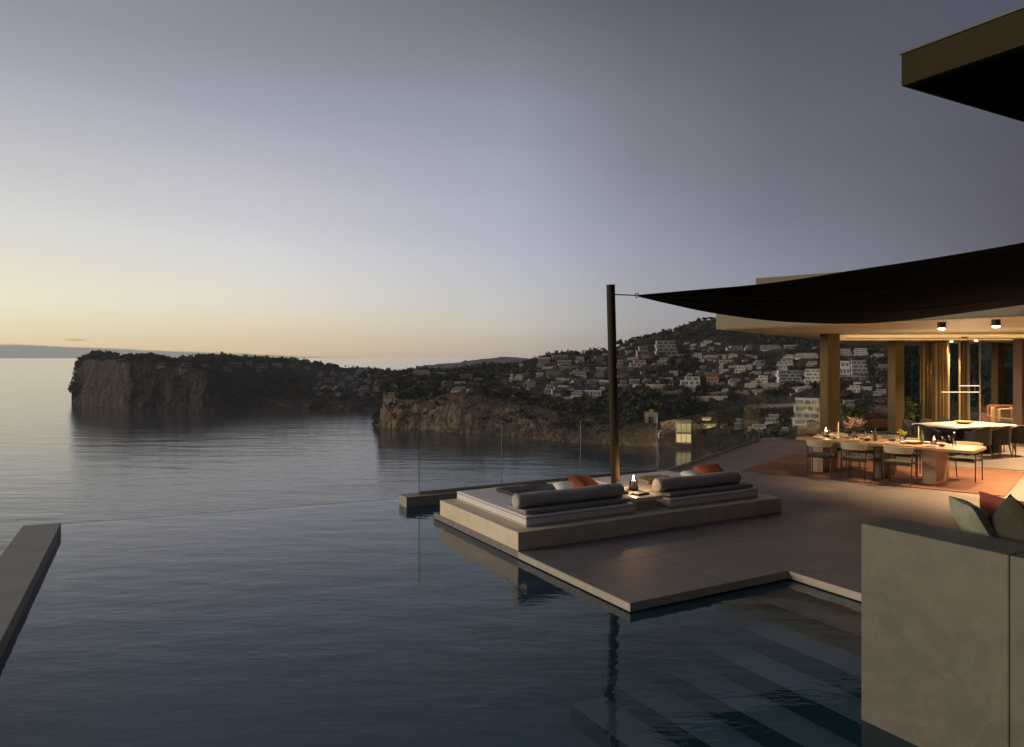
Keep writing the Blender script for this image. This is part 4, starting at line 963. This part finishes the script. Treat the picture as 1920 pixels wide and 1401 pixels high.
# dark throw on left mattress
def throw(x, y, z, w, d, rz, mat, label, name='blanket', cat='blanket', th=.03):
    n = 24; V = []
    for s in (0, 1):
        for i in range(n+1):
            for j in range(n+1):
                u, v = i/n, j/n
                zz = (th*(1+.5*noise.noise(Vector((u*3, v*3, x))))) if s else .0
                ex = .02*noise.noise(Vector((v*4, x, 0))); ey = .02*noise.noise(Vector((u*4, y, 5)))
                V.append(((u-.5)*w+ex, (v-.5)*d+ey, zz))
    k = (n+1)**2; fs = []
    for i in range(n):
        for j in range(n):
            a = i*(n+1)+j; fs.append((a+k, a+n+1+k, a+n+2+k, a+1+k)); fs.append((a, a+1, a+n+2, a+n+1))
    b = [i*(n+1) for i in range(n+1)]+[n*(n+1)+j for j in range(1, n+1)]+[i*(n+1)+n for i in range(n-1, -1, -1)]+[j for j in range(n-1, 0, -1)]
    fs += [(b[i], b[(i+1) % len(b)], b[(i+1) % len(b)]+k, b[i]+k) for i in range(len(b))]
    m = MB(); m.add(V, fs); o = m.build(name, mat, smooth=True); o.location = (x, y, z); o.rotation_euler = (0, 0, rz); return tag(o, label, cat)
throw(5.95, 9.95, MTZ+.014, .95, .62, .08, M['charcoal_cloth'], 'dark folded blanket on the left mattress', th=.05)
throw(8.25, 9.75, MTZ+.014, .62, .40, .05, M['basket_weave'], 'patterned folded blanket on the right mattress beside the candle', th=.055)
# low table between the mattresses
r = empty('low_table', (6.86, 9.58, PZ), 0, 'low stone table between the two mattresses, lit by the candle', 'table')
MB().box((0, -.98, .13), (.53, .94, .19)).build('tabletop', M['white_stone'], r, bevel=.008)
MB().box((.06, -.85, .001), (.47, -.1, .13)).box((.06, .1, .001), (.47, .85, .13)).build('base', M['travertine'], r)
# the mast passes behind; cut-out is avoided by setting the table in front
r.location = (6.88, 8.98, PZ); 
for ch in r.children:
    if ch.name.startswith('tabletop'): ch.scale = (1, .44, 1)
    else: ch.scale = (1, .4, 1)
LT = PZ+.191
def lantern(x, y, z, label, s=1.0, energy=6):
    r = empty('candle_lantern', (x, y, z), 0, label, 'lantern'); r.scale = (s, s, s)
    MB().lathe([(.062, .001), (.066, .03), (.066, .034), (.0, .034)], seg=24).build('base', M['dark_wood'], r, smooth=True)
    MB().lathe([(.030, .035), (.030, .12), (.0, .118)], seg=18).build('candle', M['wax'], r, smooth=True)
    MB().lathe([(.001, .122), (.010, .135), (.012, .15), (.006, .175), (.001, .192)], seg=10).build('flame', M['flame'], r, smooth=True)
    MB().lathe([(.050, .036), (.054, .08), (.048, .135), (.046, .135), (.052, .08), (.048, .036)], seg=28).build('glass_shade', M['drink_glass'], r, smooth=True)
    d = bpy.data.lights.new('candle_light', 'POINT'); d.energy = energy; d.color = (1, .58, .24); d.shadow_soft_size = .02
    o = bpy.data.objects.new('candle_light', d); COL.objects.link(o); o.parent = r; o.location = (0, 0, .215)
    return r
lantern(7.30, 9.12, LT, 'glowing candle lantern on the low table right of the mast', 1.2, 11)
o = MB().box((-.12, -.08, 0), (.12, .08, .018)).box((-.115, -.075, .018), (.115, .075, .026)).build('book', M['dark_wood']); o.location = (7.16, 8.78, LT+.001); o.rotation_euler = (0, 0, .2); tag(o, 'small dark book lying in front of the candle', 'book')
o = MB().lathe([(.03, .001), (.06, .03), (.065, .035), (.055, .035), (.02, .008)], seg=20).build('bowl', M['clay'], smooth=True); o.location = (7.02, 8.95, LT+.001); tag(o, 'small dark bowl on the low table by the mast', 'bowl')
# cushions on the foreground block
BZ = 1.10
pillow((5.42, 2.94, BZ+.205), .44, .40, .16, (-30, 0, 48), M['green_cloth'], 'grey-green cushion, leftmost on the travertine block')
pillow((5.40, 2.66, BZ+.205), .42, .42, .16, (-20, 40, 62), M['dark_green_cloth'], 'dark green cushion standing on its corner behind the travertine edge')
pillow((5.44, 2.38, BZ+.20), .46, .46, .17, (-16, 8, 74), M['orange_cloth'], 'orange cushion at the right edge of the picture')
pillow((5.70, 2.86, BZ+.20), .46, .42, .16, (-12, 0, 70), M['rust_cloth'], 'rust-red cushion tucked behind the orange one')
# ---------------------------------------------------------------- rug and dining table
DT = Vector((.27, -.963)); DN = Vector((-.963, -.27)); TC = Vector((14.32, 9.60)); TR = math.atan2(DT.y, DT.x)
def tl(s, n): p = TC+DT*s+DN*n; return (p.x, p.y)
rug = MB(); q0, q1, q2, q3 = (12.35, 11.7), (14.2, 7.2), (17.6, 8.5), (15.6, 13.0)
rug.prism([q0, q1, q2, q3], .004, .016); o = rug.build('rug', M['terracotta_rug']); tag(o, 'large terracotta rug under the dining table', 'rug')
r = empty('dining_table', (TC.x, TC.y, 0), TR, 'long wooden dining table laid for a meal on the terracotta rug', 'dining table')
MB().box((-1.68, -.5, .69), (1.72, .5, .75)).build('tabletop', M['table_wood'], r, bevel=.01)
for x in (-1.25, 0, .95): MB().box((x-.13 if x else -.07, -.40, .017), (x+.13 if x else .07, .40, .689)).build('leg', M['table_wood'] if x else M['dark_wood'], r, bevel=.01)
def make_chair():
    c = empty('dining_chair')
    soft_box('seat', (-.235, -.22, .425), (.235, .24, .475), M['olive_pad'], c, .02, .01)
    m = MB(); n = 16; V = []
    for i in range(n+1):
        a = math.radians(-180+25+130*i/n)
        for (rr, z) in ((.245, .63), (.275, .63), (.285, .77), (.255, .77)): V.append((math.cos(a)*rr*1.05, math.sin(a)*rr*.95, z))
    fs = [(i*4+k, i*4+(k+1) % 4, (i+1)*4+(k+1) % 4, (i+1)*4+k) for i in range(n) for k in range(4)]+[(0, 1, 2, 3), (n*4+3, n*4+2, n*4+1, n*4)]
    m.add(V, fs); m.build('backrest', M['cream_pad'], c, bevel=.008, smooth=True)
    for sx in (-1, 1):
        MB().tube([(sx*.25, .22, .017), (sx*.255, .22, .64)], .012, 8).build('leg', M['brass_tube'], c, smooth=True)
        MB().tube([(sx*.235, -.20, .017), (sx*.245, -.16, .42), (sx*.25, -.13, .66)], .012, 8).build('leg', M['brass_tube'], c, smooth=True)
    f = MB()
    f.tube([(-.255, .22, .64), (-.275, .05, .65), (-.26, -.1, .655)], .012, 8).tube([(.255, .22, .64), (.275, .05, .65), (.26, -.1, .655)], .012, 8)
    f.tube([(-.245, .2, .41), (.245, .2, .41)], .010, 8).tube([(-.24, -.17, .41), (.24, -.17, .41)], .010, 8)
    f.build('frame', M['brass_tube'], c, smooth=True)
    return c
c0 = make_chair(); used = [False]
def put_chair(s, n, face, label):
    o = c0 if not used[0] else copy_tree(c0)
    used[0] = True; x, y = tl(s, n); o.location = (x, y, 0); o.rotation_euler = (0, 0, face); tag(o, label, 'chair', 'dining chairs around the long table')
fN = math.atan2(-DN.y, -DN.x)-math.pi/2; fF = fN+math.pi
put_chair(.52, .72, fN+.05, 'nearest dining chair, cream-backed, beside the right table leg')
put_chair(-.30, .74, fN-.06, 'middle dining chair on the near side of the long table')
put_chair(-1.02, .74, fN+.10, 'dining chair at the left end of the near side of the long table')
put_chair(-1.35, -.72, fF+.08, 'dining chair on the far side, by the left end of the long table')
put_chair(-.62, -.74, fF-.05, 'second far-side dining chair from the left')
put_chair(.18, -.72, fF+.06, 'third far-side dining chair from the left')
put_chair(1.3, -.75, fF-.1, 'far-side dining chair nearest the right end of the long table')
# things on the table
TZ = .751
def place(o, s, n, rz=0, z=TZ):
    x, y = tl(s, n); o.location = (x, y, z); o.rotation_euler = (0, 0, rz); return o
def first(o, src): return o
side = {1: 'near', -1: 'far'}
plate0 = MB().lathe([(.0, .002), (.07, .002), (.13, .016), (.135, .018), (.13, .021), (.07, .008), (.0, .008)], seg=28).build('plate', M['porcelain'], smooth=True)
nap0 = MB().box((-.05, -.08, 0), (.05, .08, .02)).add([(-.04, -.06, .02), (.04, -.06, .02), (.03, .06, .05), (-.03, .05, .06)], [(0, 1, 2, 3)]).build('napkin', M['napkin_cloth'], bevel=.004)
gl0 = empty('wine_glass')
MB().lathe([(.032, .001), (.032, .004), (.004, .01), (.004, .085), (.012, .095), (.034, .13), (.036, .16), (.030, .195), (.028, .195), (.033, .16), (.03, .13), (.01, .1)], seg=18).build('bowl', M['drink_glass'], gl0, smooth=True)
ords = ['first', 'second', 'third', 'fourth']
k = 0
for sd_ in (1, -1):
    for i, s in enumerate((-1.25, -.5, .25, .95)):
        p = plate0 if k == 0 else plate0.copy(); nn = nap0 if k == 0 else nap0.copy(); g = gl0 if k == 0 else copy_tree(gl0)
        if k: COL.objects.link(p); COL.objects.link(nn)
        w = f"{ords[i]} setting from left, {side[sd_]} side of the dining table"
        tag(place(p, s, sd_*.30), 'white plate, '+w, 'plate', 'plates on the dining table')
        tag(place(nn, s, sd_*.30, .3*i, TZ+.022), 'folded napkin, '+w, 'napkin', 'napkins on the plates')
        tag(place(g, s+.2, sd_*.20), 'wine glass, '+w, 'wine glass', 'wine glasses on the dining table')
        k += 1
b = MB().lathe([(.03, .001), (.05, .004), (.11, .05), (.14, .09), (.13, .09), (.10, .05), (.03, .012)], seg=26).build('bowl', M['clay'], smooth=True)
tag(place(b, -1.5, .05), 'dark clay bowl at the left end of the dining table', 'bowl')
b = MB().lathe([(.03, .001), (.09, .004), (.15, .04), (.16, .055), (.15, .055), (.09, .02), (.03, .012)], seg=26).build('bowl', M['napkin_cloth'], smooth=True)
tag(place(b, .55, .0), 'wide pale bowl in the middle of the right half of the dining table', 'bowl')
x, y = tl(-1.22, 0); lantern(x, y, TZ, 'burning candle lantern at the left end of the dining table', 1.1, 10)
x, y = tl(.92, -.02); lantern(x, y, TZ, 'candle lantern at the right end of the dining table', .9, 2)
for i, s in enumerate((-.98, .62)):
    o = MB().lathe([(.04, .001), (.04, .01), (.012, .02), (.012, .12), (.02, .13), (.011, .135), (.009, .34), (.001, .345)], seg=14).build('candlestick', M['wax'], smooth=True)
    tag(place(o, s, -.08), ['tall unlit candle near the left lantern', 'tall unlit candle right of the yellow flowers'][i], 'candle')
def bouquet(s, n, mat, h, label, seed, stems=16, spread=.16, bl=.022):
    rng = np.random.default_rng(seed); x, y = tl(s, n)
    r = empty('flower_vase', (x, y, TZ), 0, label, 'vase of flowers')
    MB().lathe([(.045, .001), (.06, .04), (.055, .10), (.032, .15), (.038, .17), (.03, .17), (.025, .15)], seg=20).build('vase', M['clay'] if mat == 'blossom' else M['drink_glass'], r, smooth=True)
    st = MB(); cs = []
    for i in range(stems):
        a = rng.uniform(0, 6.28); q = rng.uniform(.2, 1)*spread; t = np.array([math.cos(a)*q, math.sin(a)*q, h*rng.uniform(.7, 1)])
        st.tube([(0, 0, .12), (t[0]*.4, t[1]*.4, .12+(t[2]-.12)*.6), tuple(t)], .0022, 4)
        for f in np.linspace(.6, 1, 5): cs.append([t[0]*f, t[1]*f, .12+(t[2]-.12)*f])
    st.build('stems', M['leaf_green'], r)
    V, T = crown_faces(rng, np.array(cs)+rng.normal(0, .012, (len(cs), 3)), np.full((len(cs), 3), bl), 14, .55); np_mesh('blossoms', V, T, M[mat], r)
bouquet(-.62, -.02, 'blossom', .46, 'tall vase of pale pink blossom sprays on the dining table', 1, 20, .24)
bouquet(.33, -.05, 'yellow_bloom', .26, 'low vase of yellow-green flowers on the dining table', 2, 12, .09, .02)
for i, (s, n) in enumerate(((-1.0, .12), (-.3, .13), (.42, .18), (1.1, .14), (-.85, -.14), (.1, -.15), (.75, -.16))):
    o = MB().lathe([(.025, .001), (.05, .012), (.072, .045), (.066, .045), (.045, .018), (.0, .01)], seg=20).build('small_bowl', M['clay' if i % 2 else 'porcelain'], smooth=True)
    tag(place(o, s, n), f"{['dark', 'white'][1-i % 2]} small bowl, {['first', 'second', 'third', 'fourth', 'fifth', 'sixth', 'seventh'][[0, 2, 4, 6, 1, 3, 5][i]]} small bowl along the dining table from the left", 'bowl')
for i, (s, n) in enumerate(((-.18, .02), (.70, -.02), (1.28, .0))):
    o = MB().lathe([(.034, .001), (.036, .02), (.036, .17), (.014, .215), (.014, .27), (.017, .28), (.0, .28)], seg=18).build('bottle', M['leaf_green' if i == 1 else 'drink_glass' if i == 2 else 'dark_wood'], smooth=True)
    tag(place(o, s, n), ['dark bottle in the middle of the dining table', 'green bottle near the right lantern', 'clear carafe at the right end of the dining table'][i], 'bottle')
# ---------------------------------------------------------------- white stone table with black chairs
def cw(l, d): return Vector((d*sT+l*cT, d*cT-l*sT, 0))
RT = cw(11.84, 19.29); rx, ry = RT.x, RT.y; WA = math.radians(-7.6)
r = empty('dining_table', (rx, ry, 0), WA, 'white stone table with dark base under the hanging light bars', 'dining table')
MB().box((-1.08, -.66, .725), (1.08, .66, .765)).build('tabletop', M['white_stone'], r, bevel=.008)
MB().box((-.85, -.42, .001), (-.55, .42, .724)).build('leg', M['black_pad'], r, bevel=.01)
MB().box((.55, -.42, .001), (.85, .42, .724)).build('leg', M['black_pad'], r, bevel=.01)
def tub():
    c = empty('tub_chair'); n = 24; V = []
    for i in range(n+1):
        a = math.radians(-180-20+220*i/n); h = .66+.16*max(0, -math.sin(a))
        for (rr, z) in ((.24, .36), (.29, .34), (.315, h), (.265, h)): V.append((math.cos(a)*rr, math.sin(a)*rr, z))
    fs = [(i*4+k, i*4+(k+1) % 4, (i+1)*4+(k+1) % 4, (i+1)*4+k) for i in range(n) for k in range(4)]+[(0, 1, 2, 3), (n*4+3, n*4+2, n*4+1, n*4)]
    MB().add(V, fs).build('backrest', M['black_pad'], c, bevel=.015, smooth=True)
    soft_box('seat', (-.235, -.22, .34), (.235, .25, .46), M['black_pad'], c, .04, .01)
    for sx in (-1, 1):
        for sy in (-1, 1): MB().tube([(sx*.19, sy*.18, .36), (sx*.24, sy*.23, .001)], [.018, .011], 8).build('leg', M['dark_wood'], c)
    return c
t0 = tub()
spots = [(-.68, -.86, 0, 'left one on the near side'), (.0, -.88, 0, 'middle one on the near side'), (.68, -.86, 0, 'right one on the near side'), (1.34, -.05, 1, 'one at the right end'), (.68, .88, 2, 'right one on the far side'), (.0, .9, 2, 'middle one on the far side'), (-.68, .88, 2, 'left one on the far side'), (-1.34, .0, 3, 'one at the left end')]
for i, (u, v, q, w) in enumerate(spots):
    o = t0 if i == 0 else copy_tree(t0)
    o.location = (rx+math.cos(WA)*u-math.sin(WA)*v, ry+math.sin(WA)*u+math.cos(WA)*v, 0); o.rotation_euler = (0, 0, WA+q*math.pi/2+.08*math.sin(i*2.3))
    tag(o, 'black tub chair at the white stone table, the '+w, 'chair', 'black tub chairs around the white table')
b = MB().lathe([(.05, .001), (.17, .03), (.24, .07), (.23, .075), (.15, .04), (.04, .02)], seg=28).build('fruit_bowl', M['table_wood'], smooth=True); b.location = (rx+.02, ry, .766)
tag(b, 'shallow wooden bowl in the centre of the white stone table', 'bowl')
# pendant: two stacked slim light tubes
ax = Vector((cT, -sT, 0)); q = PD(1808, 0, 19.3)
r = empty('pendant_lamp', (q.x, q.y, 3.05), -TH, 'pendant lamp of slim glowing bars hanging over the white stone table', 'pendant lamp')
for (x0, x1, y0, z, ang) in ((-.58, .40, .02, -1.45, .0), (-.22, .34, -.12, -1.28, .10)):
    m = MB().tube([(x0, y0-ang*.3, z), (x1, y0+ang*.3, z)], .013, 10); m.build('light_bar', M['pendant_glow'], r, smooth=True)
w = MB()
for x, y, z in ((-.4, .02, -1.44), (.3, .02, -1.44), (-.1, -.12, -1.27), (.25, -.11, -1.27)): w.tube([(x, y, z), (x*.3, 0, 0)], .004, 5)
w.build('cables', M['dark_metal'], r); MB().lathe([(.07, 0), (.07, -.03), (0, -.03)], seg=20).build('canopy', M['dark_metal'], r)
d = bpy.data.lights.new('pendant_light', 'POINT'); d.energy = 130; d.color = (1, .72, .42); d.shadow_soft_size = .25
o = bpy.data.objects.new('pendant_light', d); COL.objects.link(o); o.parent = r; o.location = (0, 0, -1.6)
# ---------------------------------------------------------------- lounge furniture further back
def sofa(px, d, w, label, mat, rz=0, cush='pink_cloth', dep=.9):
    q = PD(px, 0, d); r = empty('sofa', (q.x, q.y, 0), -TH+rz, label, 'sofa')
    soft_box('seat', (-w/2, -dep/2, .12), (w/2, dep/2-.2, .42), M[mat], r, .05, .015)
    soft_box('backrest', (-w/2, dep/2-.2, .12), (w/2, dep/2, .74), M[mat], r, .06, .01)
    for s in (-1, 1): soft_box('armrest', (s*w/2-(0 if s < 0 else .2), -dep/2+.02, .121), (s*w/2+(.2 if s < 0 else 0), dep/2-.21, .58), M[mat], r, .05, .005)
    for x in (-w/2+.1, w/2-.1):
        for y in (-dep/2+.1, dep/2-.1): MB().box((x-.03, y-.03, .001), (x+.03, y+.03, .119)).build('leg', M['dark_wood'], r)
    return r
sofa(1636, 25.4, 1.05, 'low brown outdoor armchair between the two columns', 'clay')
sofa(1868, 26.0, 1.5, 'pale pink sofa seen beyond the white stone table', 'pink_cloth')
def wood_chair(px, d, label, rz):
    q = PD(px, 0, d); r = empty('armchair', (q.x, q.y, 0), -TH+rz, label, 'armchair')
    soft_box('seat', (-.3, -.3, .30), (.3, .3, .44), M['cream_pad'], r, .04, .01)
    soft_box('backrest', (-.3, .24, .44), (.3, .36, .92), M['cream_pad'], r, .04, .005)
    f = MB()
    for s in (-1, 1):
        f.box((s*.36-.025, -.34, .001), (s*.36+.025, -.29, .62)).box((s*.36-.025, .34, .001), (s*.36+.025, .39, .98)).box((s*.36-.03, -.36, .62), (s*.36+.03, .40, .66))
    f.box((-.334, .345, .93), (.334, .385, 1.0)).box((-.334, -.33, .24), (.334, -.29, .30)).box((-.334, .345, .24), (.334, .385, .30)); f.build('frame', M['chair_wood'], r, bevel=.006)
wood_chair(1902, 22.6, 'wooden armchair with cream cushions at the right edge of the pavilion', .5)
wood_chair(1884, 23.2, 'cream armchair directly behind the right side of the white stone table', -.3)
def side_table(px, d, label):
    q = PD(px, 0, d); r = empty('side_table', (q.x, q.y, 0), -TH, label, 'side table')
    MB().box((-.4, -.3, .5), (.4, .3, .54)).build('tabletop', M['white_stone'], r, bevel=.005)
    MB().box((-.37, -.27, .2), (.37, .27, .22)).build('shelf', M['white_stone'], r)
    for x in (-.38, .38):
        for y in (-.28, .28): MB().tube([(x, y, .001), (x, y, .499)], .014, 8).build('leg', M['steel'], r)
side_table(1921, 21.0, 'white two-tier side table at the right picture edge')
# plants near the second column
def planter(px, d, h, label, seed, mat='leaf_green'):
    q = PD(px, 0, d); r = empty('potted_plant', (q.x, q.y, 0), 0, label, 'potted plant'); rng = np.random.default_rng(seed)
    MB().lathe([(.16, .001), (.22, .32), (.24, .36), (.21, .36), (.2, .3), (0, .3)], seg=24).build('pot', M['clay'], r, smooth=True)
    s = MB(); cs = []
    for i in range(10):
        a = rng.uniform(0, 6.28); t = np.array([math.cos(a)*rng.uniform(.1, .35), math.sin(a)*rng.uniform(.1, .35), h*rng.uniform(.6, 1)]); s.tube([(0, 0, .3), tuple(t)], [.008, .003], 5); cs += [t, t*[.8, .8, .85]]
    s.build('stems', M['bark'], r); V, T = crown_faces(rng, np.array(cs), np.full((len(cs), 3), .15), 40, .4); np_mesh('leaves', V, T, M[mat], r)
planter(1706, 24.9, .95, 'leafy dark potted plant right of the second column', 5)
planter(1594, 24.6, .9, 'leafy potted plant behind the table between the columns', 8)
# extra warm light of the room beyond the right edge
can = 0
for (px, d, e) in ((1830, 22.5, 40), (1990, 18.5, 200), (2080, 14.5, 200)):
    q = PD(px, 0, d); z = ZS-.012 if d < 22 else 3.057
    can_lamp(q.x, q.y, z, ['recessed lamp in the inner ceiling above the white stone table', 'ceiling lamp beyond the right picture edge above the lounge', 'ceiling lamp beyond the right picture edge near the dining end'][can], e, 120, flush=d > 22); can += 1
# ---------------------------------------------------------------- evening haze over the bay
hz = NT('haze'); vol = hz.n('ShaderNodeVolumePrincipled'); vol.inputs['Color'].default_value = (.93, .95, 1, 1); vol.inputs['Density'].default_value = .00007; vol.inputs['Anisotropy'].default_value = .2
hz.l(vol.outputs[0], hz.out.inputs['Volume'])
hb = MB().box((-1200, -900, SEA-12), (3600, 3800, 130)); tag(hb.build('haze', hz.m), 'thin evening haze over the bay', 'haze', kind='stuff')
# ---------------------------------------------------------------- small pieces belong to the part they sit on
PAIRS = {'piping': 'cushion', 'lens': 'housing', 'flame': 'candle', 'edge_strip': 'glass_sheet', 'hem': 'cloth', 'seam': 'cloth', 'corner_ring': 'cloth', 'chimney': 'roof', 'flashing': 'fascia', 'door': 'wall', 'blossoms': 'stems', 'rail': 'cloth', 'base_channel': 'glass_sheet'}
for o in list(COL.objects):
    b = o.name.split('.')[0]
    if o.parent is not None and o.parent.parent is None and b in PAIRS:
        for q in o.parent.children:
            if q is not o and q.name.split('.')[0] == PAIRS[b]:
                o.parent = q; break
